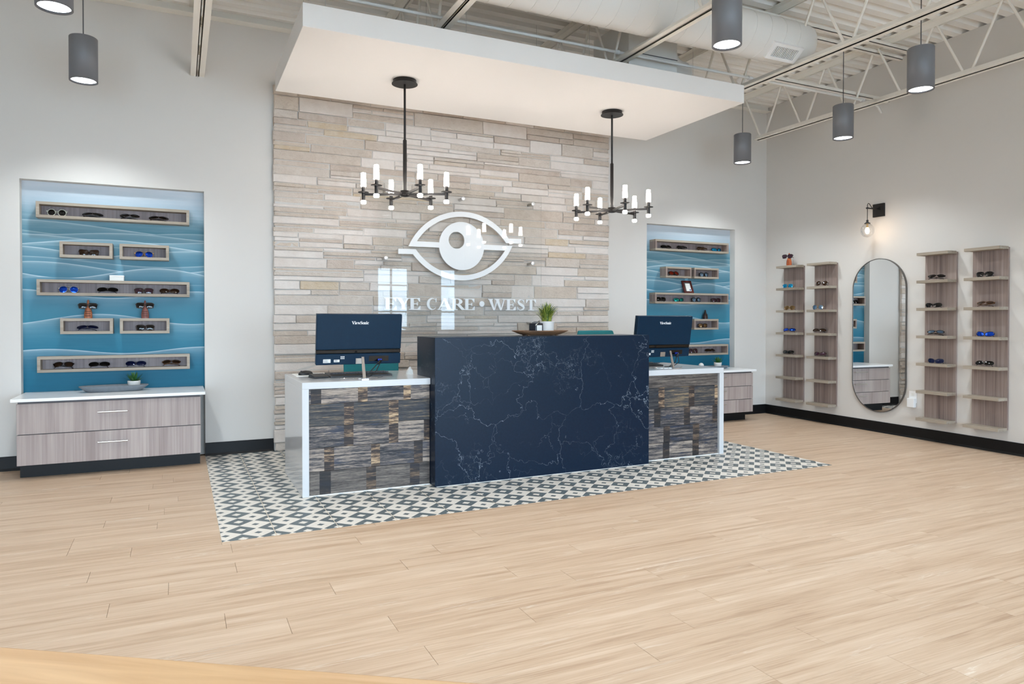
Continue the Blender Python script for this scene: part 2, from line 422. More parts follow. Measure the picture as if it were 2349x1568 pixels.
def copy_tree(o, parent=None):
    c = o.copy(); COL.objects.link(c); c.parent = parent
    for ch in list(o.children): copy_tree(ch, c)
    return c
def B(*a, **k): return MB().box(*a, **k)

# ================================================================== the setting
WY = 6.60            # back wall face
NIY = 6.69           # back of the niches
TOPZ = 3.83          # underside of the deck
LX = -4.6
P0 = Vector((6.687, 6.60, 0)); tW = Vector((-.04305, -1, 0)).normalized(); nW = Vector((-1, .04305, 0)).normalized()
RZW = math.atan2(tW.y, tW.x)
def RW(s, off=0.0, z=0.0): return tuple(P0 + tW * s + nW * off + Vector((0, 0, z)))
NL = (-1.12, 0.20); NR = (4.853, 6.173); NTOP = 2.281

# back wall with two niches that run down to the floor
def wstruct(name, *b):
    o = B(*b).build(name, WALL); o['kind'] = 'structure'; return o
wstruct('wall_back', NL[1], NR[0], WY, 6.9, 0, 3.95); wstruct('wall_back_near', LX, NL[0], WY, 6.9, 0, 3.95); wstruct('wall_back_corner', NR[1], 6.9, WY, 6.9, 0, 3.95)
for (a, b), q in ((NL, 'near'), (NR, 'far')):
    wstruct('wall_header_' + q, a, b, WY, 6.9, NTOP, 3.95); wn_ = wstruct('wall_niche_' + q, a, b, NIY + .002, 6.9, 0, NTOP)
    me = MB().add([(0, 0, .55), (b - a, 0, .55), (b - a, 0, NTOP), (0, 0, NTOP), (0, .004, .55), (b - a, .004, .55), (b - a, .004, NTOP), (0, .004, NTOP)],
                  [(0, 1, 2, 3), (7, 6, 5, 4), (0, 4, 5, 1), (3, 2, 6, 7), (0, 3, 7, 4), (1, 5, 6, 2)])
    mu = me.build('mural_panel', MURAL, wn_, loc=(a, NIY - .004, 0)); mu['label'] = 'ocean wave mural in blue and white on the niche back'
# right wall, a touch out of square
rw = MB().box(-.3, 10.2, 0, .25, 0, 3.831)
wall_right = rw.build('wall_right', WALL, loc=tuple(P0), rz=RZW); wall_right['kind'] = 'structure'
wall_left = B(LX - .2, LX, FRONT_Y - .2, 6.9, 0, 3.95).build('wall_left', WALL); wall_left['kind'] = 'structure'
# front wall with windows (behind the camera)
fw = MB(); xs = LX
for a, b in WINDOWS:
    fw.box(xs, a, FRONT_Y - .2, FRONT_Y, 0, 3.95); fw.box(a, b, FRONT_Y - .2, FRONT_Y, 0, WIN_Z[0]); fw.box(a, b, FRONT_Y - .2, FRONT_Y, WIN_Z[1], 3.95); xs = b
fw.box(xs, 7.0, FRONT_Y - .2, FRONT_Y, 0, 3.95)
wall_front = fw.build('wall_front', WALL); wall_front['kind'] = 'structure'
for i, (a, b) in enumerate(WINDOWS):
    wn = struct('window_%d' % (i + 1), loc=((a + b) / 2, FRONT_Y - .1, 0))
    h = (b - a) / 2; z0, z1 = WIN_Z
    fr = MB()
    for x0, x1, q0, q1 in ((-h, -h + .05, z0, z1), (h - .05, h, z0, z1), (-h, h, z0, z0 + .05), (-h, h, z1 - .05, z1)): fr.box(x0, x1, -.03, .03, q0, q1)
    fr.build('window_frame', WINF, wn)
    if h > .4:
        MB().box(-.02, .02, -.025, .025, z0 + .05, z1 - .05).build('mullion', WINF, wn)
    for zz in (1.36, 1.98): MB().box(-h + .05, h - .05, -.02, .02, zz - .018, zz + .018).build('transom_bar', WINF, wn)
    MB().box(-h + .05, h - .05, -.004, .004, z0 + .05, z1 - .05).build('pane', PANE, wn)
gr = B(-14, 16, -30, FRONT_Y - .2, -.3, -.12).build('ground', GROUNDM); gr['kind'] = 'structure'

# corrugated deck, ribs along X
prof = []; y = FRONT_Y - .2; pit = .159
while y < 6.95:
    prof += [(y, TOPZ), (y + .072, TOPZ), (y + .091, TOPZ + .05), (y + .140, TOPZ + .05)]; y += pit
dk = MB(); n = len(prof)
v = [(LX - .2, a, b) for a, b in prof] + [(7.2, a, b) for a, b in prof] + [(LX - .2, a, b + .004) for a, b in prof] + [(7.2, a, b + .004) for a, b in prof]
f = [(i, i + 1, n + i + 1, n + i) for i in range(n - 1)] + [(2 * n + i, 3 * n + i, 3 * n + i + 1, 2 * n + i + 1) for i in range(n - 1)]
dk.add(v, f); dk.box(LX - .2, 7.25, FRONT_Y - .2, 6.95, 3.92, 3.97); dk.box(7.2, 7.25, FRONT_Y - .2, 6.95, 3.7, 3.92); dk.box(6.95, 7.2, FRONT_Y - .2, 6.95, 3.7, 3.72)
ceil = dk.build('ceiling', DECK); ceil['kind'] = 'structure'

# ------------------------------------------------------------------ floor planks
def to_px(p):
    yaw, pit_ = R(25.4429), R(-.71657)
    fw_ = Vector((math.sin(yaw) * math.cos(pit_), math.cos(yaw) * math.cos(pit_), math.sin(pit_)))
    rt = Vector((math.cos(yaw), -math.sin(yaw), 0)); up = rt.cross(fw_); d = Vector(p) - Vector((0, 0, 1.18)); ww = d.dot(fw_)
    if ww < .05: return None
    return (WPX / 2 + FPX * d.dot(rt) / ww, CYPX - FPX * d.dot(up) / ww)
def in_view(pts, m=10):
    q = [to_px(p) for p in pts]; q = [a for a in q if a]
    return any(-m < a[0] < WPX + m and -m < a[1] < HPX + m for a in q)
MAT = (0.197, 4.779, 3.996, WY)
floor = struct('floor', 'pale oak plank floor running parallel to the stone wall')
B(LX, 7, FRONT_Y, 6.9, -.12, -.0045).build('subfloor', UNDER, floor)
PW, PL = .15367, 1.238
joints = {15: -.226, 14: .239, 13: -.38, 12: .239, 11: -.048, 10: -.266, 9: .602, 8: .158, 7: .378, 6: .744, 5: .013, 4: .794, 3: .534, 2: .255, 1: .887, 0: .522, -1: 1.0, -2: 1.112}
rest = MB(); nb = 0; pl_cache = {}
k = int((FRONT_Y - 1.64) / PW) - 1
rr = random.Random(3)
def plank_geo(m, x0, x1, y0, y1):
    e, s_, c = .0006, .0004, .0006
    x0 += e; x1 -= e; y0 += s_; y1 -= s_
    v = [(x0, y0, -.004), (x1, y0, -.004), (x1, y1, -.004), (x0, y1, -.004), (x0, y0, -c), (x1, y0, -c), (x1, y1, -c), (x0, y1, -c), (x0 + c, y0 + c, 0), (x1 - c, y0 + c, 0), (x1 - c, y1 - c, 0), (x0 + c, y1 - c, 0)]
    f = [(8, 9, 10, 11)]
    for a in (0, 4): f += [(a + i, a + (i + 1) % 4, a + 4 + (i + 1) % 4, a + 4 + i) for i in range(4)]
    m.add(v, f); return m
while True:
    y0 = 1.64 + PW * k; y1 = y0 + PW
    if y0 > 6.62: break
    x = joints.get(k, rr.uniform(0, PL)); x -= math.ceil((x - LX) / PL) * PL
    while x < 6.9:
        segs = [(max(x, LX), min(x + PL, 6.9), max(y0, FRONT_Y), min(y1, 6.62))]; x += PL
        sx0, sx1, sy0, sy1 = segs[0]
        out = []
        if sy1 <= MAT[2] + .002 or sx1 <= MAT[0] or sx0 >= MAT[1]: out = segs
        else:
            lo = sy0
            if sy0 < MAT[2] - .01: out = [(max(sx0, MAT[0]), min(sx1, MAT[1]), sy0, MAT[2])]
            if sx0 < MAT[0]: out.append((sx0, MAT[0], lo, sy1))
            if sx1 > MAT[1]: out.append((MAT[1], sx1, lo, sy1))
        for q in out:
            if q[1] - q[0] < .02 or q[3] - q[2] < .01: continue
            pts = [(q[0] + (q[1] - q[0]) * i / 4, q[2] + (q[3] - q[2]) * j, 0) for i in range(5) for j in (0, 1)]
            if in_view(pts) and nb < 300:
                plank_geo(MB(), *q).build('plank', PLANK, floor); nb += 1
            else: plank_geo(rest, *q)
    k += 1
ro = rest.build('plank_field', PLANK, floor); ro['kind'] = 'stuff'

# ------------------------------------------------------------------ patterned tile inset
inset = struct('floor_inset', 'black and white diamond patterned tile inset under the reception desk')
B(MAT[0], MAT[1], MAT[2], MAT[3], -.0044, -.0012).build('grout_bed', GROUT, inset)
TS = .339
xs_ = [MAT[0]] + [.476 + TS * i for i in range(13)] + [MAT[1]]
ys_ = [MAT[2]] + [4.351 + TS * i for i in range(-1, 7) if MAT[2] + .05 < 4.351 + TS * i < MAT[3] - .03] + [MAT[3]]
for i in range(len(xs_) - 1):
    for j in range(len(ys_) - 1):
        g = .0022
        x0, x1, y0, y1 = xs_[i] + g, xs_[i + 1] - g, ys_[j] + .0012, ys_[j + 1] - .0012
        if x1 - x0 < .01: continue
        c = .001
        v = [(x0, y0, -.004), (x1, y0, -.004), (x1, y1, -.004), (x0, y1, -.004), (x0, y0, -.0004), (x1, y0, -.0004), (x1, y1, -.0004), (x0, y1, -.0004), (x0 + c, y0 + c, .0004), (x1 - c, y0 + c, .0004), (x1 - c, y1 - c, .0004), (x0 + c, y1 - c, .0004)]
        f = [(8, 9, 10, 11)]
        for a in (0, 4): f += [(a + q, a + (q + 1) % 4, a + 4 + (q + 1) % 4, a + 4 + q) for q in range(4)]
        MB().add(v, f).build('tile', TILE, inset)

# ------------------------------------------------------------------ baseboards
def base(name, x0, x1):
    o = MB().prism([(0, 0), (0, .108), (-.004, .112), (-.009, .108), (-.011, .02), (-.02, 0)], x0, x1)
    # prism extrudes along y: rotate so that it runs along x
    M = Matrix(((0, 1, 0, 0), (1, 0, 0, 0), (0, 0, 1, 0), (0, 0, 0, 1)))
    o.v = [tuple(M @ Vector(q)) for q in o.v]; o.f = [tuple(reversed(q)) for q in o.f]
    ob = o.build(name, BASEB, loc=(0, WY, 0)); ob['kind'] = 'structure'; return ob
base('baseboard_back_a', LX, NL[0]); base('baseboard_back_b', NL[1], .765); base('baseboard_back_c', 4.31, NR[0]); base('baseboard_back_d', NR[1], 6.68)
o = base('baseboard_right', .0, 9.6); o.location = tuple(P0); o.rotation_euler.z = RZW

# ------------------------------------------------------------------ ledgestone feature wall
stone = struct('wall_stone', 'stacked ledgestone feature wall in beige and grey behind the desk')
SX0, SX1, SZ1 = .767, 4.306, 3.27
B(SX0 + .012, SX1 - .012, 6.566, WY - .001, 0, SZ1).build('mortar', MORTAR, stone)
sr = random.Random(21); cells = []
z = 0.0
while z < SZ1 - .04:
    ch = min(sr.choice((.06, .075, .09, .10, .115, .13)), SZ1 - z)
    if SZ1 - z - ch < .05: ch = SZ1 - z
    x = SX0
    while x < SX1 - .01:
        ln = sr.uniform(.26, .95)
        if SX1 - x - ln < .2: ln = SX1 - x
        if ch < .1: ns = sr.choices((1, 2), (.6, .4))[0]
        else: ns = sr.choices((1, 2, 3), (.28, .5, .22))[0]
        hs = [sr.uniform(.6, 1.6) for _ in range(ns)]; t_ = sum(hs); zz = z
        for h in hs:
            h = h / t_ * ch; xx = x
            cut = [x + ln]
            if ln > .5 and sr.random() < .6: cut = [x + ln * sr.uniform(.3, .7), x + ln]
            for c in cut:
                cells.append((xx, c, zz, zz + h)); xx = c
            zz += h
        x += ln
    z += ch
def stone_geo(m, c, r_, mi=0):
    x0, x1, z0, z1 = c; j = .0035
    x0 += j if x0 > SX0 + .01 else r_.uniform(-.006, .008); x1 -= j if x1 < SX1 - .01 else r_.uniform(-.006, .008); z0 += j * .8; z1 -= j * .8
    d = r_.uniform(-.012, .012); yf = 6.553 + d; ch = min(.005, (z1 - z0) * .2)
    q = lambda a: r_.uniform(-a, a)
    sk = q(.012)
    bk = [(x0, 6.585, z0), (x1, 6.585, z0), (x1, 6.585, z1), (x0, 6.585, z1)]
    md = [(x0 + sk * .3, yf + ch, z0 + q(.002)), (x1 + sk * .3, yf + ch, z0 + q(.002)), (x1 + q(.003), yf + ch, z1 + q(.002)), (x0 + q(.003), yf + ch, z1 + q(.002))]
    N = 4; fr_v = []; 
    for b_ in (0, 1):
        for i in range(N + 1):
            t_ = i / N; fr_v.append((x0 + ch + (x1 - x0 - 2 * ch) * t_, yf + q(.003), (z0 + ch + q(.0015)) if b_ == 0 else (z1 - ch + q(.0015))))
    V = bk + md + fr_v; F = [(i, (i + 1) % 4, 4 + (i + 1) % 4, 4 + i) for i in range(4)]
    o = 8
    F += [(o + i, o + i + 1, o + N + 2 + i, o + N + 1 + i) for i in range(N)]
    F += [tuple([4] + [5] + [o + i for i in range(N, -1, -1)]), tuple([5, 6, o + 2 * N + 1, o + N]), tuple([6, 7] + [o + N + 1 + i for i in range(0, N + 1)]), tuple([7, 4, o, o + N + 1])]
    m.add(V, F, mi); return m
def vis_area(c):
    pts = [(a, 6.55, b) for a in (c[0], (c[0] + c[1]) / 2, c[1]) for b in (c[2], c[3])]
    ar = (c[1] - c[0]) * (c[3] - c[2])
    zc, xc = (c[2] + c[3]) / 2, (c[0] + c[1]) / 2
    if zc < .72 and xc > .95: ar *= .01              # behind the desk
    if zc > 3.12: ar *= .05
    return ar
order = sorted(range(len(cells)), key=lambda i: -vis_area(cells[i])); top = set(order[:300])
rest = MB()
for i, c in enumerate(cells):
    mi = sr.choices(range(7), (20, 24, 18, 18, 9, 2, 9))[0]
    if i in top: stone_geo(MB(), c, sr).build('stone', STONES[mi], stone)
    else: stone_geo(rest, c, sr, mi)
ro = rest.build('small_stones', STONES, stone); ro['kind'] = 'stuff'
print('stones', len(cells), 'planks', nb)

# ================================================================== hanging soffit
sof = thing('soffit', 'white rectangular drop soffit hanging over the reception desk', 'soffit', (2.505, 5.185, 3.0))
B(-1.802, 1.802, -.683, .688, 0, .149).build('soffit_box', SOFFIT, sof, bevel=.003)
for dx in (-1.62, -.62, .42, 1.45):
    for dy in (-.45, .45): MB().cyl((dx, dy, .149), (dx, dy, TOPZ - 3.0), .0014, 5).build('hanger_wire', plain('wire', (190, 188, 184), .4), sof)

# ================================================================== chandeliers
BULB = emit('frosted_bulb', (255, 244, 234), BULB_E)
def chandelier():
    t = thing('chandelier', '', 'chandelier')
    MB().lathe([(.098, -.032), (.098, -.028), (.088, -.02), (.088, 0)], 36).build('canopy', BLACKM, t)
    MB().lathe([(.0085, -.46), (.0085, -.032)], 12).build('rod', BLACKM, t)
    MB().lathe([(.0145, -.875), (.0145, -.456), (.010, -.45)], 16).build('stem', BLACKM, t)
    MB().lathe([(.018, -.884), (.04, -.879), (.04, -.873), (.036, -.87), (.036, -.84), (.0, -.838)], 24).build('hub', BLACKM, t)
    for k in range(6):
        a = R(24.6 + 60 * k); c, s_ = math.cos(a), math.sin(a); M = Matrix.Rotation(a, 4, 'Z')
        arm = MB().box(.03, .315, -.007, .007, -.874, -.858, M=M).build('arm', BLACKM, t)
        T = Matrix.Translation((c * .318, s_ * .318, 0))
        MB().lathe([(.0135, -.912), (.0135, -.806)], 14, M=T).build('candle_holder', BLACKM, arm)
        MB().lathe([(.0, -.852), (.041, -.852), (.041, -.848), (.0, -.847)], 24, M=T).build('drip_disc', BLACKM, arm)
        MB().lathe([(.0205, -.806), (.0195, -.76), (.0175, -.704), (.013, -.701), (0, -.7)], 14, M=T).build('bulb', BULB, arm)
        MB().lathe([(0, -.937), (.015, -.937), (.020, -.932), (.020, -.916), (.0135, -.911)], 14, M=T).build('lower_bulb', BULB, arm)
    return t
c1 = chandelier(); c1.location = (1.5625, 5.187, 3.0); c1.rotation_euler.z = R(8.7)
c1['label'] = 'black six-arm chandelier with frosted candle bulbs over the end with the mouse'
c1['group'] = 'chandeliers under the soffit'
c2 = copy_tree(c1); c2.location = (3.439, 5.187, 3.0); c2.rotation_euler.z = R(-8.1)
c2['label'] = 'black six-arm chandelier with frosted candle bulbs nearer the mirror wall'

# ================================================================== pendants
PE = emit('pendant_lens', (244, 248, 255), 6.0)
def pendant():
    t = thing('pendant_light', '', 'pendant light', group='grey cylinder pendants')
    MB().lathe([(.080, .004), (.0915, 0), (.0915, .31), (.088, .314), (0, .314)], 40, cap=False).build('shade', GREYMET, t)
    MB().lathe([(.0, .012), (.0835, .012)], 32, cap=False).build('lens', PE, t)
    MB().cyl((0, 0, .314), (0, 0, .90), .004, 8).build('cable', plain('pendant_cable', (92, 92, 94), .5), t)
    MB().lathe([(.0, .868), (.045, .872), (.062, .90), (.062, .925)], 24).build('canopy', WHITEP, t)
    return t
PEND = [((-.614, 4.604), 'grey cylinder pendant cut off by the top edge of the photo, nearest the upper corner'),
        ((-.614, 5.926), 'grey cylinder pendant hanging in front of the plain wall above the wide niche'),
        ((3.121, 3.415), 'grey cylinder pendant seen against the ceiling duct, top cut off'),
        ((5.041, 3.449), 'largest grey cylinder pendant in front of the beige side wall'),
        ((5.722, 4.686), 'middle grey cylinder pendant, hanging above the oval mirror side'),
        ((5.614, 5.892), 'smallest grey cylinder pendant, beside the soffit corner near the room corner'),
        ((1.2, 3.40), 'grey cylinder pendant above the floor in front of the desk'),
        ((-.72, 3.40), 'grey cylinder pendant over the open floor by the entrance'),
        ((3.121, 1.5), 'grey cylinder pendant over the bare floor nearest the viewer, mirror side'), ((5.041, 1.5), 'grey cylinder pendant near the side wall and the front windows'), ((1.2, 1.5), 'grey cylinder pendant over the maple table'), ((-.72, 1.5), 'grey cylinder pendant beside the maple table toward the plain wall')]
proto = pendant()
for i, ((x, y), lab) in enumerate(PEND):
    p = proto if i == 0 else copy_tree(proto)
    p.location = (x, y, 2.9); p['label'] = lab or 'grey cylinder pendant hanging over the waiting area behind the viewer'
    light('pendant_lamp', 'SPOT', (x, y, 2.895), PENDANT_W, (.88, .96, 1.0), spot_size=R(128), spot_blend=.65, shadow_soft_size=.07)

# ================================================================== joists, duct, pipe
def angle(m, x, y0, y1, z, side, up=True, leg=.048):
    """one angle iron of a chord: flat leg plus upright leg"""
    g = .007
    a, b = (g, g + leg) if side > 0 else (-g - leg, -g)
    zz = (z, z + .006) if up else (z - .006, z)
    m.box(x + a, x + b, y0, y1, *zz)
    u = (g, g + .006) if side > 0 else (-g - .006, -g)
    m.box(x + u[0], x + u[1], y0, y1, *((z, z + leg) if up else (z - leg, z))); return m
def joist(x, yb, lab):
    t = thing('ceiling_joist', lab, 'joist', (x, 0, 3.26), group='open web roof joists')
    for s_ in (-1, 1):
        angle(MB(), 0, FRONT_Y, yb, 0, s_).build('bottom_chord', IVORY, t)
        angle(MB(), 0, FRONT_Y, 6.59, TOPZ - 3.26, s_, False, .055).build('top_chord', IVORY, t)
    yb_ = 6.06
    me = None; k = 0
    while yb_ - .58 * k > FRONT_Y + .3:
        y = yb_ - .58 * k
        if y > 1.6:
            for d in (-1, 1):
                if me is None or d not in me:
                    me = me or {}
                    me[d] = MB().cyl((0, .03 * d, .02), (0, .27 * d, TOPZ - 3.26 - .05), .011, 8).mesh('web', IVORY)
                o = put('web', me[d], t, loc=(0, y, 0))
        k += 1
    return t
for x, yb, lab in ((.154, 6.598, 'roof joist whose pale twin chord meets the wall beside the soffit'), (1.71, 6.5, 'roof joist crossing above the soffit over the first chandelier'),
                   (3.235, 6.5, 'roof joist whose chord slants across the round duct'), (4.62, 6.5, 'roof joist passing the end of the round duct'), (6.08, 6.15, 'roof joist running in front of the side wall above the mirror')):
    joist(x, yb, lab)
ledger = MB(); ledger.box(LX, 6.66, 6.55, 6.598, TOPZ - .065, TOPZ - .001); ledger.box(LX, 6.66, 6.50, 6.598, TOPZ - .072, TOPZ - .065)
tag(ledger.build('ledger_angle', IVORY), 'pale steel ledger angle along the top of the back wall', 'ledger')
for y, z, x0, x1, lab in ((4.45, 3.735, -1.2, 6.45, 'long pale bridging angle running under the roof deck'), (4.85, 3.40, 4.97, 6.58, 'short pale bridging bar above the lower chords near the side wall'), (4.62, 3.735, 4.9, 6.45, 'pale bridging angle under the deck near the side wall')):
    tag(MB().box(x0, x1, y - .02, y + .02, z, z + .005).box(x0, x1, y - .02, y - .015, z, z + .035).build('bridging_angle', IVORY), lab, 'bracing', 'bridging between joists')
pp = thing('sprinkler_pipe', 'thin pale pipe running along above the soffit to the side wall', 'pipe', (0, 4.76, 3.335))
MB().tube([(-1.2, 0, 0), (6.10, 0, 0), (6.22, .0, -.004), (6.33, .02, -.025), (6.40, .03, -.075)], .0115, 10).build('pipe', DUCTW, pp)
for x in (3.2, 4.62, 6.08):
    MB().cyl((x - .02, 0, 0), (x + .02, 0, 0), .018, 12).build('clamp', WHITEP, pp); 
DY, DZ, DR = 4.29, 3.47, .175
du = thing('air_duct', 'large white round spiral air duct with grille under the roof deck', 'air duct', (0, DY, DZ))
M = Matrix.Rotation(R(90), 4, 'Y')
MB().lathe([(DR, -2.2), (DR, 4.66), (DR - .004, 4.70), (DR * .93, 4.735), (DR * .7, 4.76), (0, 4.765)], 48, M=M).build('duct_pipe', DUCTW, du)
sm = MB().tube([((.03 * math.sin(2 * math.pi * k / 40)), (DR + .0005) * math.cos(2 * math.pi * k / 40), (DR + .0005) * math.sin(2 * math.pi * k / 40)) for k in range(40)], .0022, 5, closed=True).mesh('seam', DUCTW)
for i in range(38): put('seam', sm, du, loc=(-1.2 + i * .155, 0, 0))
gm = Matrix.Translation((4.42, 0, 0)) @ Matrix.Rotation(R(-38), 4, 'X')
g = MB()
for x0, x1, y0, y1 in ((-.16, -.12, -.07, .07), (.12, .16, -.07, .07), (-.12, .12, -.07, -.045), (-.12, .12, .045, .07)): g.box(x0, x1, y0, y1, -DR - .012, -DR + .03, M=gm)
gf = g.build('grille_frame', WHITEP, du)
for i in range(14): MB().box(-.112 + i * .0168, -.105 + i * .0168, -.045, .045, -DR - .008, -DR + .01, M=gm).build('louvre', WHITEP, gf)
MB().box(-.12, .12, -.045, .045, -DR - .001, -DR + .004, M=gm).build('grille_throat', CAVITY, gf)
pl = thing('duct_plenum', 'boxy pale sheet metal plenum behind the round duct above the soffit', 'air duct', (3.63, 5.05, 3.2))
B(-.25, .25, -.2, .35, 0, .48).build('plenum_box', DUCTW, pl, bevel=.004)
B(-.252, .252, -.203, -.2, .2, .206).build('plenum_seam', CAVITY, pl)
MB().tube([(.27 + .25 * (1 - math.cos(R(a_))) , .1, .36 - .34 * math.sin(R(a_)) * .6) for a_ in range(0, 91, 10)], .17, 24).build('elbow', DUCTW, pl)

# ================================================================== floating shadow boxes
def shadow_box(lab, x0, z0, wd, ht=.126):
    t = thing('shadow_box', lab, 'shelf', (x0 + wd / 2, NIY - .004, z0), group='floating display boxes')
    h = wd / 2; e = .022; D = .112
    LM = LAMX
    B(-h, h, -D, 0, 0, e).build('bottom_board', LM, t); B(-h, h, -D, 0, ht - e, ht).build('top_board', LM, t)
    B(-h, -h + e, -D, 0, e, ht - e).build('side_board', LAMDK if x0 > 2 else LM, t); B(h - e, h, -D, 0, e, ht - e).build('side_board', LAMDK if x0 > 2 else LM, t)
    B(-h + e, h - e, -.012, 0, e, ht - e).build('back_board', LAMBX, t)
    return t
BX = [(-1.011, 1.983, 1.094), (-.855, 1.675, .367), (-.438, 1.675, .364), (-1.01, 1.371, 1.093), (-.855, 1.063, .366), (-.439, 1.063, .366), (-1.011, .759, 1.092)]
BN = ['topmost long display box', 'short display box, upper pair, nearer the wall end', 'short display box, upper pair, nearer the stone', 'middle long display box', 'short display box, lower pair, nearer the wall end', 'short display box, lower pair, nearer the stone', 'lowest long display box']
for (x, z, wd), nme in zip(BX, BN): shadow_box(nme + ' in the wide niche', x, z, wd)
BR = [(4.956, 1.979, 1.095), (5.106, 1.668, .374), (5.525, 1.668, .371), (4.954, 1.365, 1.098), (5.11, 1.058, .37), (5.525, 1.058, .371), (4.956, .752, 1.096)]
BN2 = ['topmost long display box', 'short display box, upper pair, showing its brown side', 'short display box, upper pair, nearer the room corner', 'middle long display box', 'short display box, lower pair, hidden by the monitor', 'short display box, lower pair, nearer the room corner', 'lowest long display box']
for (x, z, wd), nme in zip(BR, BN2): shadow_box(nme + ' in the far niche behind the monitor', x, z, wd)

# ================================================================== drawer cabinets under the niches
def cabinet(lab, x0, x1, nd):
    t = thing('drawer_cabinet', lab, 'cabinet', ((x0 + x1) / 2, WY, 0)); h = (x1 - x0) / 2
    F = -.45; z0, z1 = .105, .563; n_ = nd; dh = (z1 - z0) / n_
    B(-h + .005, h - .005, F + .02, -.002, z0, .577).build('body', plain('cabinet_body', (96, 92, 94), .6), t)
    B(-h, h - .003, -.33, -.003, 0, z0).build('toe_kick', BASEB, t)
    for i in range(n_):
        d = B(-h, h, F, F + .019, z0 + dh * i + .003, z0 + dh * (i + 1) - .003).build('drawer', LAM, t, bevel=.0015)
        zc = z0 + dh * (i + .5) + (.028 if nd == 2 else .03)
        MB().tube([(-.1, F - .024, zc), (.1, F - .024, zc)], .0055, 10).build('handle', STEEL, d)
        for sx in (-.07, .07): MB().cyl((sx, F, zc), (sx, F - .024, zc), .004, 8).build('handle_post', STEEL, d)
    return t
cabinet('two-drawer grey wood cabinet under the wide foreground niche', -1.075, .153, 2)
cabinet('three-drawer grey wood cabinet under the far niche by the room corner', 4.995, 6.035, 3)
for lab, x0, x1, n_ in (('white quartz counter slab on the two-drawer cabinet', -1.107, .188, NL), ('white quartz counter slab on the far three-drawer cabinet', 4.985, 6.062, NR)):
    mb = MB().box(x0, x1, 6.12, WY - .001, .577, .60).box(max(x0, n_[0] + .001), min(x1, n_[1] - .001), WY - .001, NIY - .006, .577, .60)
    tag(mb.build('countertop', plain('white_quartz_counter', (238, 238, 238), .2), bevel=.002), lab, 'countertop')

# ================================================================== reception desk
def strap_rows(t, x0, x1, rows, ybk=4.80, yf=4.775):
    for (z0, z1, mat, straps) in rows:
        xx = x0; cuts = []
        for a, b, sm_ in straps:
            if a > xx + .005: cuts.append((xx, a, mat, 0.0))
            cuts.append((max(a, xx), min(b, x1), sm_, .0008)); xx = b
        if xx < x1 - .005: cuts.append((xx, x1, mat, 0.0))
        for a, b, m_, d in cuts:
            B(a, b, yf + d * .3, ybk, z0 + .0012, z1 - .0012).build('plank' if d == 0 else 'worn_plank', m_, t)
dl = thing('reception_desk', 'white waterfall desk wing with reclaimed wood front, beside the wide niche', 'desk')
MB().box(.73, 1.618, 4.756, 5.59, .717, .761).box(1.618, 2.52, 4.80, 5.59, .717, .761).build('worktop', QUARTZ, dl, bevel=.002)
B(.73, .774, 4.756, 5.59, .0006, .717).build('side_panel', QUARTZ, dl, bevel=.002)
B(.774, 1.617, 4.80, 4.83, .006, .716).build('backing_board', plain('backing', (60, 52, 48), .8), dl)
s1, s2 = RW_STRAP, RW_STRAPD
strap_rows(dl, .775, 1.617, [(.614, .716, RW_LIGHT, [(.789, .857, s2), (1.104, 1.17, s1), (1.425, 1.478, s1)]), (.464, .614, RW_DARK, [(1.009, 1.075, s1), (1.32, 1.389, s1)]), (.318, .464, RW_LIGHT, [(1.008, 1.072, s1), (1.32, 1.387, s1), (1.575, 1.617, s1)]),
     (.162, .318, RW_LIGHT, [(.875, .941, s1), (1.194, 1.256, s1), (1.501, 1.566, s2)]), (.006, .162, RW_BROWN, [(.844, .919, s2), (1.16, 1.228, s2), (1.471, 1.542, s2)])])
B(.774, 1.615, 4.762, 4.775, .0008, .006).build('caulk_bead', WHITEP, dl)
bc = thing('transaction_counter', 'tall navy black veined quartz counter front in the middle of the desk', 'counter')
pr_ = [(4.664, .0008), (4.788, .0008), (4.788, .762), (5.069, .762), (5.069, 1.053), (4.664, 1.053)]
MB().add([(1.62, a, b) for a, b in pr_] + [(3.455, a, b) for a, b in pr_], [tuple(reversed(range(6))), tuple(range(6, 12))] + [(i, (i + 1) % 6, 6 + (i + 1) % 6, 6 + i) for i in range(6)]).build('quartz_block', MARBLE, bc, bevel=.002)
B(1.63, 3.45, 4.658, 4.664, .0006, .003).build('caulk_bead', PAPER, bc)
dr = thing('reception_desk', 'white waterfall desk wing with reclaimed wood front, beside the far niche', 'desk')
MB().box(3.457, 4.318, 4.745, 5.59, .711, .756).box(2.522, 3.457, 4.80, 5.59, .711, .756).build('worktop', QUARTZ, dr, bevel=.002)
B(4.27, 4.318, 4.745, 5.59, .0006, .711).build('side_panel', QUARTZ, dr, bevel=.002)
B(3.457, 4.27, 4.80, 4.83, .006, .710).build('backing_board', MATS['backing'], dr)
strap_rows(dr, 3.457, 4.269, [(.607, .710, RW_BROWN, []), (.432, .607, RW_DARK, [(3.63, 3.692, s1), (3.949, 4.011, s1), (4.235, 4.269, s1)]), (.278, .432, RW_LIGHT, [(3.585, 3.651, s2), (3.898, 3.964, s2), (4.21, 4.262, s2)]),
     (.14, .278, RW_LIGHT, [(3.682, 3.749, s2), (3.996, 4.065, s2)]), (.006, .14, RW_LIGHT, [(3.676, 3.745, s2), (3.991, 4.06, s2)])], 4.80, 4.768)
B(3.458, 4.27, 4.755, 4.768, .0008, .006).build('caulk_bead', WHITEP, dr)

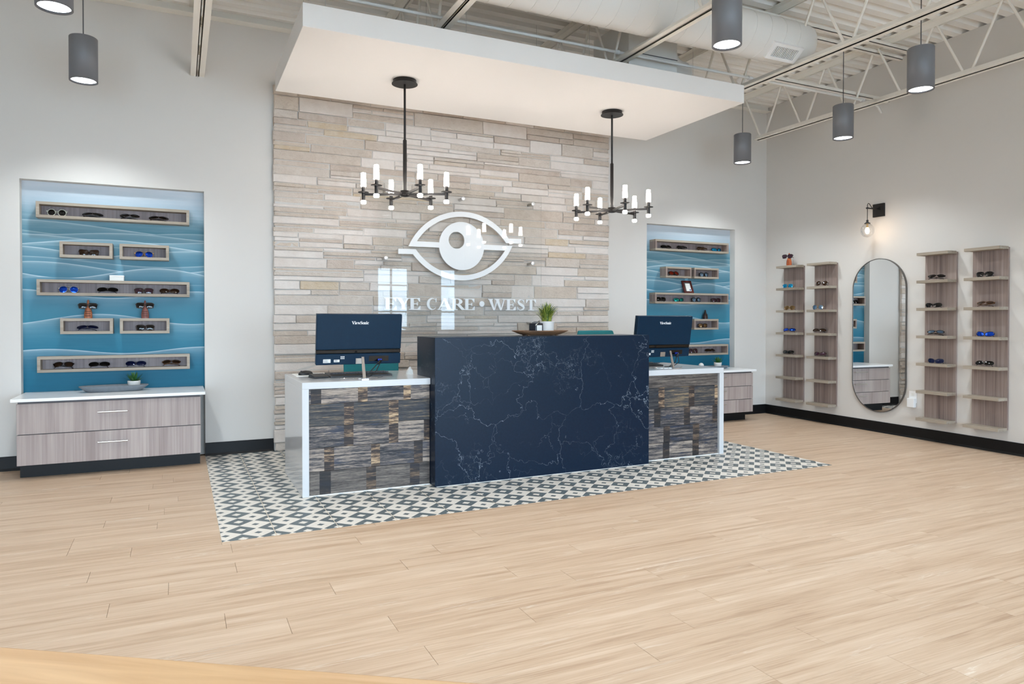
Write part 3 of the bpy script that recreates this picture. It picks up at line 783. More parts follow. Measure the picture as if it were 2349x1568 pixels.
# ================================================================== lettering
def strokepoly(pts):
    """variable width stroke -> (outer, inner) polylines"""
    o, i = [], []
    for k, (x, y, w_) in enumerate(pts):
        a = pts[max(k - 1, 0)]; b = pts[min(k + 1, len(pts) - 1)]; dx, dy = b[0] - a[0], b[1] - a[1]; L = math.hypot(dx, dy) or 1
        o.append((x - dy / L * w_ / 2, y + dx / L * w_ / 2)); i.append((x + dy / L * w_ / 2, y - dx / L * w_ / 2))
    return o, i
def rect(x0, y0, x1, y1): return [(x0, y0), (x1, y0), (x1, y1), (x0, y1)]
def arcband(cx, cy, rx, ry, icx, icy, irx, iry, a0, a1, n=20):
    A = [R(a0 + (a1 - a0) * k / n) for k in range(n + 1)]
    return [(cx + rx * math.cos(a), cy + ry * math.sin(a)) for a in A], [(icx + irx * math.cos(a), icy + iry * math.sin(a)) for a in A]
G = {
 'E': (.85, [rect(.12, 0, .36, 1), rect(0, .93, .82, 1), rect(0, 0, .85, .07), rect(.36, .465, .62, .535), [(.82, 1), (.62, .93), (.78, .68), (.82, .68)], [(.85, 0), (.85, .33), (.81, .33), (.63, .07)], rect(.59, .36, .65, .64)], []),
 'Y': (1.02, [rect(.39, 0, .63, .5), [(.06, 1), (.36, 1), (.63, .5), (.63, .42), (.39, .42)], [(.55, .5), (.61, .42), (.92, 1), (.82, 1)], rect(0, .93, .44, 1), rect(.68, .93, 1.02, 1), rect(.25, 0, .77, .07)], []),
 'C': (.90, [rect(.80, .66, .87, 1.0)], [arcband(.47, .5, .47, .515, .56, .5, .32, .44, 42, 318)]),
 'A': (1.08, [[(.06, 0), (.15, 0), (.52, .90), (.47, 1.0)], [(.40, 1), (.60, 1), (1.0, 0), (.70, 0)], rect(.22, .29, .78, .36), rect(0, 0, .33, .07), rect(.56, 0, 1.08, .07)], []),
 'R': (1.04, [rect(.12, 0, .36, 1), rect(0, .93, .5, 1), rect(0, 0, .5, .07), rect(.36, .46, .5, .53), [(.42, .48), (.66, .50), (1.04, .06), (1.04, 0), (.80, 0)]], [arcband(.48, .73, .38, .27, .48, .73, .13, .20, -90, 90, 12)]),
 'W': (1.5, [[(.06, 1), (.33, 1), (.58, 0), (.44, 0)], [(.49, 0), (.58, 0), (.80, .86), (.71, .86)], [(.62, 1), (.89, 1), (1.14, 0), (1.0, 0)], [(1.05, 0), (1.14, 0), (1.41, 1), (1.31, 1)], rect(0, .93, .42, 1), rect(.55, .93, .97, 1), rect(1.2, .93, 1.5, 1)], []),
 'S': (.82, [rect(.69, .68, .75, 1.0), rect(.06, 0, .12, .33)], [strokepoly([(.72, .78, .05), (.64, .91, .06), (.44, .975, .07), (.24, .90, .15), (.17, .76, .2), (.26, .62, .23), (.46, .51, .25), (.66, .39, .23), (.73, .24, .2), (.64, .09, .13), (.42, .025, .07), (.22, .06, .06), (.10, .20, .05)])]),
 'T': (1.0, [rect(.38, 0, .62, 1), rect(0, .93, 1, 1), [(0, 1), (0, .66), (.04, .66), (.22, .93)], [(1, 1), (.78, .93), (.96, .66), (1, .66)], rect(.22, 0, .78, .07)], []),
 'V': (1.0, [[(.06, 1), (.34, 1), (.62, 0), (.48, 0)], [(.52, 0), (.62, 0), (.94, 1), (.83, 1)], rect(0, .93, .44, 1), rect(.7, .93, 1.02, 1)], []),
 'i': (.42, [rect(.1, 0, .32, .68), rect(0, 0, .42, .06), rect(.0, .62, .3, .68), rect(.1, .8, .31, 1.0)], []),
 'e': (.62, [rect(.08, .33, .58, .40)], [arcband(.31, .34, .31, .35, .35, .34, .15, .29, 8, 318, 16)]),
 'w': (.98, [[(.04, .68), (.24, .68), (.42, 0), (.31, 0)], [(.35, 0), (.42, 0), (.56, .6), (.49, .6)], [(.40, .68), (.6, .68), (.78, 0), (.67, 0)], [(.71, 0), (.78, 0), (.96, .68), (.88, .68)], rect(0, .62, .3, .68), rect(.8, .62, 1.0, .68)], []),
 'o': (.66, [], [arcband(.33, .34, .33, .36, .33, .34, .13, .29, 0, 360, 24)]),
 'n': (.76, [rect(.1, 0, .30, .68), rect(0, .62, .3, .68), rect(0, 0, .4, .06), rect(.46, 0, .66, .48), rect(.38, 0, .76, .06)], [arcband(.40, .44, .26, .25, .36, .44, .10, .17, 0, 140, 10)]),
 'c': (.56, [rect(.42, .44, .54, .62)], [arcband(.31, .34, .31, .36, .36, .34, .17, .29, 45, 318, 16)]),
}
def glyph(ch, x0, x1, z0, h, y0, y1, mat, parent, name='letter'):
    wd, polys, bands = G[ch]; sx = (x1 - x0) / wd; m = MB(); q = lambda P: [(x0 + a * sx, z0 + b * h) for a, b in P]
    for i, P in enumerate(polys): m.prism(q(P), y0 + i * 2e-5, y1)
    for i, (o_, n_) in enumerate(bands): m.ribbon(q(o_), q(n_), y0 - 3e-5 - i * 2e-5, y1)
    o = m.build(name, mat, parent); return o

# ================================================================== glass sign
sg = thing('glass_sign', 'clear glass wall sign with white eye logo and lettering on stone', 'sign')
GY = 6.447
B(1.683, 3.406, GY, GY + .011, 1.074, 2.458).build('glass_panel', SIGNGLASS, sg)
for x, z in ((1.765, 2.389), (2.533, 2.369), (3.306, 2.371), (1.757, 1.756), (3.303, 1.758), (1.757, 1.14), (3.303, 1.14)):
    so_ = MB().cyl((x, 6.575, z), (x, GY + .011, z), .0135, 20).build('standoff', STEEL, sg); MB().lathe([(0, 0), (.0175, .0), (.019, .002), (.019, .012)], 24, M=Matrix.Translation((x, GY - .012, z)) @ Matrix.Rotation(R(-90), 4, 'X')).build('standoff_cap', plain('standoff_cap', (238, 238, 238), .4, .5), so_)
LY0, LY1 = GY + .0125, GY + .026
for ch, a, b in (('E', 1.741, 1.863), ('Y', 1.858, 1.998), ('E', 1.984, 2.098), ('C', 2.162, 2.264), ('A', 2.269, 2.428), ('R', 2.411, 2.556), ('E', 2.545, 2.663), ('W', 2.806, 3.005), ('E', 3.002, 3.115), ('S', 3.127, 3.219), ('T', 3.234, 3.35)):
    glyph(ch, a, b, 1.2725, .1135, LY0, LY1, LETTERW, sg)
MB().prism([(2.7405 + .0275 * math.cos(2 * math.pi * k / 28), 1.3355 + .0275 * math.sin(2 * math.pi * k / 28)) for k in range(28)], LY0, LY1).build('letter_dot', LETTERW, sg)
ICX, ICZ = 2.5255, 1.9035
def circ(cx, cz, r_, n=64): return [(cx + r_ * math.cos(2 * math.pi * k / n), cz + r_ * math.sin(2 * math.pi * k / n)) for k in range(n)]
MB().ribbon(circ(ICX, ICZ, .2375), circ(2.470, 1.958, .083), LY0, LY1, closed=True).build('logo_iris', LETTERW, sg)
def arc3(p, q, r_, n=28):
    """arc through three points"""
    ax, ay = p; bx, by = q; cx, cy = r_
    d = 2 * (ax * (by - cy) + bx * (cy - ay) + cx * (ay - by))
    ux = ((ax * ax + ay * ay) * (by - cy) + (bx * bx + by * by) * (cy - ay) + (cx * cx + cy * cy) * (ay - by)) / d
    uy = ((ax * ax + ay * ay) * (cx - bx) + (bx * bx + by * by) * (ax - cx) + (cx * cx + cy * cy) * (bx - ax)) / d
    rr_ = math.hypot(ax - ux, ay - uy); a0 = math.atan2(ay - uy, ax - ux); a1 = math.atan2(cy - uy, cx - ux)
    if a1 > a0: a1 -= 2 * math.pi
    return [(ux + rr_ * math.cos(a0 + (a1 - a0) * k / n), uy + rr_ * math.sin(a0 + (a1 - a0) * k / n)) for k in range(n + 1)]
outer = arc3((1.980, 1.877), (2.534, 2.243), (3.035, 2.003)); inner = arc3((2.064, 1.929), (2.534, 2.191), (3.006, 1.955))
rot = lambda P: [(2 * 2.5295 - a, 2 * 1.9035 - b) for a, b in P]
for nm, fn in (('logo_upper_lid', lambda P: P), ('logo_lower_lid', rot)):
    m = MB(); m.ribbon(fn(outer), fn(inner), LY0 - .0002, LY1)
    m.prism(fn([(1.980, 1.877), (2.34, 1.878), (2.34, 1.930), (2.064, 1.929)]), LY0 + .0006, LY1)
    m.prism(fn([(3.006, 1.955), (3.179, 1.956), (3.179, 2.006), (3.035, 2.003)]), LY0, LY1)
    m.build(nm, LETTERW, sg)

# ================================================================== right wall fittings
SHZ = [.202, .467, .733, .998, 1.263, 1.528, 1.793]
def shelf_unit(lab, s0, wd=.312, dz=0.0):
    t = thing('wall_shelf_unit', lab, 'shelf', RW(s0, .0, dz), RZW, group='tall narrow wall shelf units')
    B(0, wd, -.02, -.0005, .21, 1.812).build('back_panel', LAMDK, t)
    for z in SHZ: B(-.001, wd + .001, -.143, -.02, z, z + .027).build('shelf', LAMX, t, bevel=.0012)
    return t
US = [.322, .798, 2.166, 2.631]
for s0, lab in zip(US, ('tall shelf unit nearest the room corner, with orange nose stand on top', 'tall shelf unit just beside the mirror, corner side', 'tall shelf unit just beside the mirror and the outlet', 'tall shelf unit closest to the photo edge')):
    shelf_unit(lab, s0)
def pill(w_, h_, n=28):
    r_ = w_ / 2; z1 = h_ - r_
    return [(r_ * math.cos(math.pi * k / n), z1 + r_ * math.sin(math.pi * k / n)) for k in range(n + 1)] + [(r_ * math.cos(math.pi + math.pi * k / n), r_ + r_ * math.sin(math.pi + math.pi * k / n)) for k in range(n + 1)]
mi_ = thing('wall_mirror', 'tall pill-shaped mirror with thin metal rim between shelf units', 'mirror', RW(1.645, .004, .21), RZW + R(.55))
po = pill(.636, 1.604); pi_ = [(x * (1 - .007 / .318), .802 + (z - .802) * (1 - .007 / .802)) for x, z in po]
MB().ribbon(po, pi_, -.020, -.001, closed=True).build('rim', plain('mirror_rim', (120, 118, 116), .3, .9), mi_)
MB().prism(pi_, -.017, -.002).build('mirror_glass', MIRRORM, mi_)
sc = thing('wall_sconce', 'black bracket sconce with clear glass globe above the mirror', 'wall lamp', RW(1.635, 0, 2.318), RZW)
B(-.067, .067, -.022, -.0005, -.068, .068).build('back_plate', BLACKM, sc, bevel=.002)
MB().tube([(.02, -.02, .008), (.02, -.215, .008)], .0075, 10).build('arm', BLACKM, sc)
MB().lathe([(.012, .0), (.012, .016)], 14, M=Matrix.Translation((.02, -.2, 0))).build('ring', BLACKM, sc)
cbl = [(.02, -.02, .03), (.02, -.06, .012), (.02, -.12, .004), (.02, -.15, .03), (.02, -.172, .055), (.02, -.19, .058), (.02, -.2, .04), (.02, -.2, 0), (.02, -.2, -.115)]
MB().tube(cbl, .0035, 8).build('cord', BLACKM, sc)
GT = Matrix.Translation((.02, -.2, -.222))
MB().lathe([(.011, .085), (.011, .108)], 12, M=GT).build('socket', BLACKM, sc)
MB().lathe([(.028, .070), (.03, .074), (.012, .086)], 20, M=GT).build('cap', BLACKM, sc)
gp = [(.066 * math.sin(R(a_)), .072 * math.cos(R(a_))) for a_ in range(22, 181, 8)]
MB().lathe(gp + [(0, -.072)], 28, M=GT, cap=False).build('globe', GLOBE, sc)
MB().lathe([(.010, .07), (.010, .03)], 12, M=GT).build('bulb_neck', plain('brass', (190, 150, 90), .3, .9), sc)
MB().lathe([(.0, -.035), (.012, -.03), (.02, -.012), (.02, .005), (.010, .03)], 16, M=GT, cap=False).build('bulb', emit('warm_bulb', (255, 218, 176), 48.0), sc)
ol = thing('power_outlet', 'white wall outlet with a plugged-in white adapter below the mirror edge', 'outlet', RW(2.031, 0, .407), RZW)
B(-.04, .04, -.008, -.0005, -.058, .058).build('cover_plate', WHITEP, ol, bevel=.002)
B(-.035, .04, -.045, -.008, -.10, -.01).build('adapter', WHITEP, ol, bevel=.004)
B(-.012, .012, -.0095, -.008, .012, .04).build('socket_face', PAPER, ol)

# ================================================================== monitors and desk items
def monitor(lab, x, y, wd, ht, zt, zdesk, dark):
    t = thing('monitor', lab, 'monitor', (x, y, zdesk), group='desk monitors seen from behind')
    h = wd / 2; tilt = R(9)
    M = Matrix.Translation((0, .055, zt - zdesk)) @ Matrix.Rotation(tilt, 4, 'X')     # local: z 0 top, -ht bottom; back face at y<0
    def P(m): m.v = [tuple(M @ Vector(q)) for q in m.v]; return m
    body = P(B(-h, h, -.03, .012, -ht * .70, 0)).build('back_shell', dark, t, bevel=.006)
    P(B(-h, h, -.024, .012, -ht * .785, -ht * .70)).build('gloss_band', GLOSSB, t, bevel=.006)
    P(B(-h, h, -.03, .012, -ht, -ht * .785)).build('lower_shell', dark, t, bevel=.006)
    P(B(-h + .002, h - .002, .012, .018, -ht + .002, -.002)).build('screen', GLOSSB, t)
    x0 = -.062; wds = {'V': .021, 'i': .0085, 'e': .0122, 'w': .018, 'S': .0155, 'o': .0128, 'n': .0145, 'c': .0115}
    for ch in 'ViewSonic':
        m = MB(); wdg, polys, bands = G[ch]; q = lambda Pp: [(x0 + a / wdg * wds[ch] * .98, -.072 + b * .0215) for a, b in Pp]
        for i, pp_ in enumerate(polys): m.prism(q(pp_), -.0312 - i * 1e-5, -.0299)
        for i, (o_, n_) in enumerate(bands): m.ribbon(q(o_), q(n_), -.0312 - i * 1e-5, -.0299)
        P(m).build('letter', LETTERW, body); x0 += wds[ch]
    st = [(-h + .05, -ht * .955, .052, .026, PAPER), (-h + .125, -ht * .945, .04, .018, PAPER)]
    for sx, sz, sw, sh, sm_ in st: 
        s_ = P(B(sx, sx + sw, -.0306, -.0299, sz, sz + sh)).build('sticker', sm_, t)
        for k in range(3): P(B(sx + .004, sx + sw * .62, -.0308, -.0305, sz + .004 + k * sh * .28, sz + .006 + k * sh * .28)).build('print_line', CAVITY, s_)
    for k in range(3):
        for j in range(2): P(B(-h + .172 + k * .01, -h + .179 + k * .01, -.0304, -.0299, -ht * .885 + j * .012, -ht * .885 + .008 + j * .012)).build('compliance_mark', PAPER, t)
    P(B(.07, .215, -.0303, -.0299, -ht * .94, -ht * .835)).build('port_recess', GLOSSB, t)
    P(B(.135, .162, -.045, -.030, -ht * .925, -ht * .895)).build('video_plug', plain('blue_plug', (30, 60, 190), .4), t)
    pq = lambda a, b, c_: tuple(M @ Vector((a, b, c_)))
    for a, b_ in ((.15, .02), (.165, .06)):
        MB().tube([pq(a, -.045, -ht * .91), pq(a - .02, -.065, -ht * .96), (b_ + .035, -.03, .05), (b_, .01, .012), (b_ - .02, .05, .008)], .0035, 7).build('cable', CABLE, t)
    MB().cyl(pq(.15, -.05, -ht * .915), pq(.125, -.07, -ht * .975), .008, 10).build('cable_plug', CABLE, t)
    zl = zt - zdesk - ht
    nk = MB()
    nk.prism([(-.011, .0), (.011, .0), (.009, zl + .06), (-.009, zl + .06)], -.004, .004)
    Mx = Matrix.Translation((0, -.075, .006)) @ Matrix.Rotation(R(-18), 4, 'X')
    nk.v = [tuple(Mx @ Vector(q)) for q in nk.v]
    nk.build('neck', CHROME, t)
    P(B(-.026, .026, -.034, -.030, -ht + .005, -ht + .045)).build('hinge_plate', STEEL, t)
    B(-.024, .024, -.105, -.05, 0, .006).build('foot_block', CHROME, t)
    for sx in (-1, 1): MB().tube([(sx * .02, -.08, .004), (sx * .09, -.055, .004), (sx * .15, .0, .005)], .004, 8).build('foot', CHROME, t)
    return t
monitor('navy monitor back lit blue, above the desk wing by the wide niche', 1.172, 4.95, .612, .365, 1.221, .761, NAVYP)
monitor('dark monitor back in front of the far niche', 3.855, 4.93, .59, .365, 1.213, .756, NAVYP)
ms = thing('computer_mouse', 'black computer mouse on the white pad at the desk end', 'mouse', (.855, 5.40, .7645), R(20))
pr = [(.0, .034), (.014, .033), (.026, .027), (.033, .016), (.034, .0)]
m = MB().lathe([(.036, 0), (.037, .008), (.033, .020), (.022, .029), (.0, .033)], 24); m.v = [(a * 1.55, b, c_) for a, b, c_ in m.v]; m.build('shell', BLACKP, ms)
MB().cyl((-.035, -.004, .027), (-.035, .004, .027), .006, 10).build('scroll_wheel', CAVITY, ms)
tag(B(.775, 1.02, 5.30, 5.55, .761, .764).build('mouse_pad', PAPER), 'white mouse pad lying at the desk end under the mouse', 'mouse pad')
kb = thing('keyboard', 'black keyboard lying behind the blue-lit monitor', 'keyboard', (1.20, 5.17, .761), R(3))
MB().prism([(-.09, .0), (.09, .0), (.09, .012), (-.09, .028)], -.23, .23, M=Matrix.Rotation(R(-90), 4, 'Z')).build('case', BLACKP, kb, bevel=.003)
kk = B(-.0075, .0075, -.0075, .0075, 0, .006).mesh('key', CAVITY)
for i in range(5):
    for j in range(20): put('key', kk, kb, loc=(-.2 + j * .021, .068 - i * .032, .0145 + (4 - i) * 0.0 + .0 + (.068 - i * .032 + .09) / .18 * .0 + .0 if False else .021 - (.068 - i * .032) * .0889))
sn = thing('desk_phone', 'low black desk phone lying beside the keyboard', 'phone', (.90, 5.12, .761), R(12))
MB().prism([(-.06, 0), (.06, 0), (.06, .014), (-.04, .03)], -.055, .055, M=Matrix.Rotation(R(-90), 4, 'Z')).build('case', BLACKP, sn, bevel=.004)
tag(MB().box(-.035, .035, -.035, .035, 0, .008).build('sticky_pad', plain('yellow_note', (226, 200, 150), .7), loc=(1.14, 5.36, .761), rz=R(8)), 'small pale yellow note pad behind the keyboard', 'note pad')
tb = thing('tissue_packet', 'tiny white paper packet beside the black counter block', 'packet', (1.588, 5.16, .761))
MB().prism([(-.024, 0), (.024, 0), (.018, .036), (.0, .048), (-.015, .032)], -.018, .018).build('wrapper', PAPER, tb)
MB().prism([(-.006, .034), (.007, .034), (.009, .058), (-.002, .054)], -.007, .007).build('tissue', WHITE, tb)
kb2 = thing('keyboard', 'black keyboard on the desk wing behind the dark monitor', 'keyboard', (3.75, 5.25, .756), R(-2))
for ch in list(kb.children):
    c = ch.copy(); COL.objects.link(c); c.parent = kb2

# ------------------------------------------------------------------ tray with grass plant and candle on the black counter
tr = thing('wooden_tray', 'shallow brown wooden tray standing on the black counter', 'tray', (2.575, 4.895, 1.0535), R(-4))
def bowl(a, b, prof_in, prof_out, n=40, pw=2.0):
    m = MB(); prof = prof_out + prof_in[::-1]; v = []; f = []
    def sup(t_, q): 
        c, s_ = math.cos(t_), math.sin(t_); return math.copysign(abs(c) ** (2 / q), c), math.copysign(abs(s_) ** (2 / q), s_)
    for k_, z_ in prof:
        for i in range(n):
            cx, sy = sup(2 * math.pi * i / n, pw); v.append((a * k_ * cx, b * k_ * sy, z_))
    for j in range(len(prof) - 1):
        for i in range(n): f.append((j * n + i, j * n + (i + 1) % n, (j + 1) * n + (i + 1) % n, (j + 1) * n + i))
    m.add(v, f, 0, True); m.add(v[:n], [tuple(reversed(range(n)))]); m.add(v[-n:], [tuple(range(n))]); return m
bowl(.235, .13, [(.70, .016), (.95, .033)], [(.60, .004), (.72, .010), (1.0, .036), (.985, .040)], pw=2.3).build('tray_body', TRAYWOOD, tr)
for sx, sy in ((-.12, -.05), (.12, -.05), (-.12, .05), (.12, .05)): MB().lathe([(.012, 0), (.012, .006)], 10, M=Matrix.Translation((sx, sy, 0))).build('tray_foot', TRAYWOOD, tr)
gp_ = thing('potted_grass', 'artificial grass plant in ribbed white pot on the wooden tray', 'plant', (2.635, 4.90, 1.0705))
pf = [(.048, 0), (.052, .004)]
for i in range(9): pf += [(.0545 + i * .0006, .008 + i * .0095), (.0575 + i * .0006, .0125 + i * .0095)]
pf += [(.061, .094), (.055, .094), (.053, .075), (0, .075)]
MB().lathe(pf, 36, cap=False).build('pot', POT, gp_)
gm_ = MB(); g_r = random.Random(5)
for i in range(220):
    a = g_r.uniform(0, 2 * math.pi); r0 = g_r.uniform(0, .04); out = g_r.uniform(.0, .155); hh = g_r.uniform(.11, .18) * (1 - out * 1.8); dr_ = out + .01
    if i < 8: out = g_r.uniform(.13, .17); hh = g_r.uniform(.02, .06)
    pts = []
    for k in range(6):
        t_ = k / 5; rad = r0 + out * t_ ** 1.6; zz = .08 + hh * (math.sin(t_ * math.pi * .5) if i >= 8 else math.sin(t_ * math.pi * .8) * 1.3)
        pts.append(Vector((rad * math.cos(a), rad * math.sin(a), zz)))
    side = Vector((-math.sin(a), math.cos(a), 0)); wv = .0034
    V = []
    for k, p_ in enumerate(pts):
        ww = wv * (1 - (k / 5) ** 2 * .95); V += [tuple(p_ - side * ww), tuple(p_ + side * ww)]
    gm_.add(V, [(2 * k, 2 * k + 1, 2 * k + 3, 2 * k + 2) for k in range(5)], 0 if g_r.random() < .6 else 1, True)
gm_.build('grass_blades', [GRASS, plain('grass_dark', (58, 96, 34), .5)], gp_)['kind'] = 'stuff'
cn = thing('candle_jar', 'black square candle jar with white label beside the grass pot', 'candle', (2.533, 4.885, 1.0705), R(14))
B(-.04, .04, -.04, .04, 0, .08).build('jar', plain('jar_black', (24, 26, 34), .2), cn, bevel=.005)
B(-.027, .027, -.0412, -.04, .006, .064).build('label_sheet', PAPER, cn)
MB().tube([(-.042, -.042, .062), (-.01, -.043, .088), (.02, -.02, .098), (.03, .01, .09)], .0035, 6).build('ribbon', STEEL, cn)
MB().lathe([(.034, .08), (.034, .088), (.01, .094)], 16).build('lid', plain('lid_grey', (90, 92, 96), .4), cn)

# ------------------------------------------------------------------ trays and small succulents on the cabinets
def succulent(lab, loc, sc_=1.0):
    t = thing('potted_succulent', lab, 'plant', loc, group='small succulents on the cabinets')
    MB().lathe([(.034 * sc_, 0), (.041 * sc_, .008 * sc_), (.047 * sc_, .05 * sc_), (.048 * sc_, .062 * sc_), (.042 * sc_, .062 * sc_), (.04 * sc_, .05 * sc_), (0, .05 * sc_)], 28, cap=False).build('pot', POT, t)
    q = random.Random(9)
    for i in range(20):
        ring = i // 7; a = i * 2.4 + q.uniform(-.2, .2); el = (.35, .75, 1.2)[min(ring, 2)] + q.uniform(-.1, .1); L = (.085, .084, .076)[min(ring, 2)] * sc_
        V = []; F = []; side = Vector((-math.sin(a), math.cos(a), 0)); d = Vector((math.cos(a) * math.cos(el), math.sin(a) * math.cos(el), math.sin(el))); n_ = d.cross(side)
        for k in range(5):
            t_ = k / 4; ww = .0105 * sc_ * (math.sin(math.pi * (.18 + .8 * t_)) ** .8); p_ = Vector((0, 0, .052 * sc_)) + d * (L * t_) + Vector((0, 0, .01 * sc_ * t_ * t_))
            V += [tuple(p_ - side * ww), tuple(p_ - n_ * .004 * sc_ * (1 - t_)), tuple(p_ + side * ww)]
        for k in range(4): F += [(3 * k, 3 * k + 1, 3 * k + 4, 3 * k + 3), (3 * k + 1, 3 * k + 2, 3 * k + 5, 3 * k + 4)]
        MB().add(V, F, 0, True).build('leaf', LEAF, t)
    return t
ty = thing('stone_tray', 'long oval grey concrete tray on the two-drawer cabinet', 'tray', (-.475, 6.475, .60), R(4))
bowl(.247, .085, [(.74, .018), (.95, .042)], [(.70, 0), (.80, .006), (1.0, .044), (.99, .050)], pw=2.6).build('tray_body', CONCRETE, ty)
succulent('small green succulent in white pot on the grey tray by the wide niche', (-.335, 6.49, .618))
t2 = thing('stone_tray', 'grey tray on the far cabinet behind the desk', 'tray', (5.66, 6.42, .60), R(2))
bowl(.24, .08, [(.74, .014), (.95, .026)], [(.72, 0), (.84, .006), (1.0, .028), (.99, .032)], pw=3.2).build('tray_body', CONCRETE, t2)
succulent('small green succulent in white pot on the far cabinet tray', (5.73, 6.40, .614), .95)
bl = thing('ceramic_ball', 'white ceramic ball lying on the far cabinet tray', 'ornament', (5.50, 6.42, .6425))
MB().lathe([(.030 * math.sin(R(a_)), .030 * math.cos(R(a_))) for a_ in range(180, -1, -12)], 20, cap=False).build('ball', POT, bl)
bx_ = thing('white_box', 'small white box standing on the middle long display box', 'box', (-.462, 6.645, 1.497))
B(-.052, .052, -.03, .03, 0, .034).build('box_base', PAPER, bx_, bevel=.002); B(-.053, .053, -.031, .031, .0345, .046).build('box_lid', WHITEP, bx_, bevel=.002)
pf_ = thing('picture_frame', 'small mahogany picture frame leaning above the middle box in the far niche', 'picture frame', (5.485, 6.62, 1.4915))
Mf = Matrix.Rotation(R(-22), 4, 'X')
fo = MB()
for a in ((-.07, .07, 0, .022), (-.07, .07, .138, .16), (-.07, -.048, .022, .138), (.048, .07, .022, .138)): fo.box(a[0], a[1], -.008, .008, a[2], a[3], M=Mf)
fo.build('frame', MAHOG, pf_, bevel=.002)
B(-.048, .048, -.002, .004, .022, .138, M=Mf).build('mat_board', plain('grey_mat', (86, 84, 82), .5), pf_)
B(-.03, .042, -.0035, -.002, .026, .125, M=Mf).build('print', PAPER, pf_)
B(.016, .036, -.004, -.0035, .032, .05, M=Mf).build('print_mark', plain('print_blue', (60, 80, 150), .6), pf_)

# ================================================================== sunglasses
LENS = {'black': plain('lens_black', (8, 8, 9), .06), 'brown': plain('lens_brown', (46, 30, 20), .08), 'blue': plain('lens_blue', (16, 70, 190), .12, .75), 'navy': plain('lens_navy', (14, 22, 58), .08, .3), 'aqua': plain('lens_aqua', (30, 150, 200), .1, .75),
        'green': plain('lens_green', (18, 140, 130), .1, .7), 'red': plain('lens_red', (150, 42, 24), .12, .4), 'gold': plain('lens_gold', (120, 92, 60), .1, .6), 'silver': plain('lens_silver', (120, 150, 180), .08, .8), 'purple': plain('lens_purple', (52, 26, 40), .08)}
FR = {'black': plain('frame_black', (12, 11, 11), .2), 'tort': plain('frame_tortoise', (52, 32, 20), .2, grain=.6), 'gold': plain('frame_gold', (200, 164, 100), .22, .95), 'silver': plain('frame_silver', (190, 190, 190), .2, .95),
      'clear': plain('frame_clear', (205, 205, 190), .15), 'navy': plain('frame_navy', (18, 26, 58), .2), 'brown': plain('frame_brown', (86, 56, 32), .25)}
def lens_outline(style, n=22):
    P = []
    for k in range(n):
        a = 2 * math.pi * k / n; c, s_ = math.cos(a), math.sin(a)
        if style == 'round': w_, h_, q = .025, .0245, 2.0
        elif style == 'aviator': w_, h_, q = .0275, .0245, 2.3
        elif style == 'sport': w_, h_, q = .0325, .0185, 2.4
        else: w_, h_, q = .0275, .021, 3.2
        x = math.copysign(abs(c) ** (2 / q), c) * w_; z_ = math.copysign(abs(s_) ** (2 / q), s_) * h_
        if style == 'aviator': x *= 1 - .22 * max(0, -z_ / h_); x += .004 * (z_ / h_ < 0) * (-z_ / h_); 
        if style == 'wayfarer': x *= 1 + .10 * z_ / h_
        if style == 'cateye': z_ += .006 * max(0, x / w_) * (z_ > 0); x *= 1 + .12 * z_ / h_
        if style == 'sport': z_ += .004 * (x / w_)
        P.append((x, z_))
    return P
SG_CACHE = {}
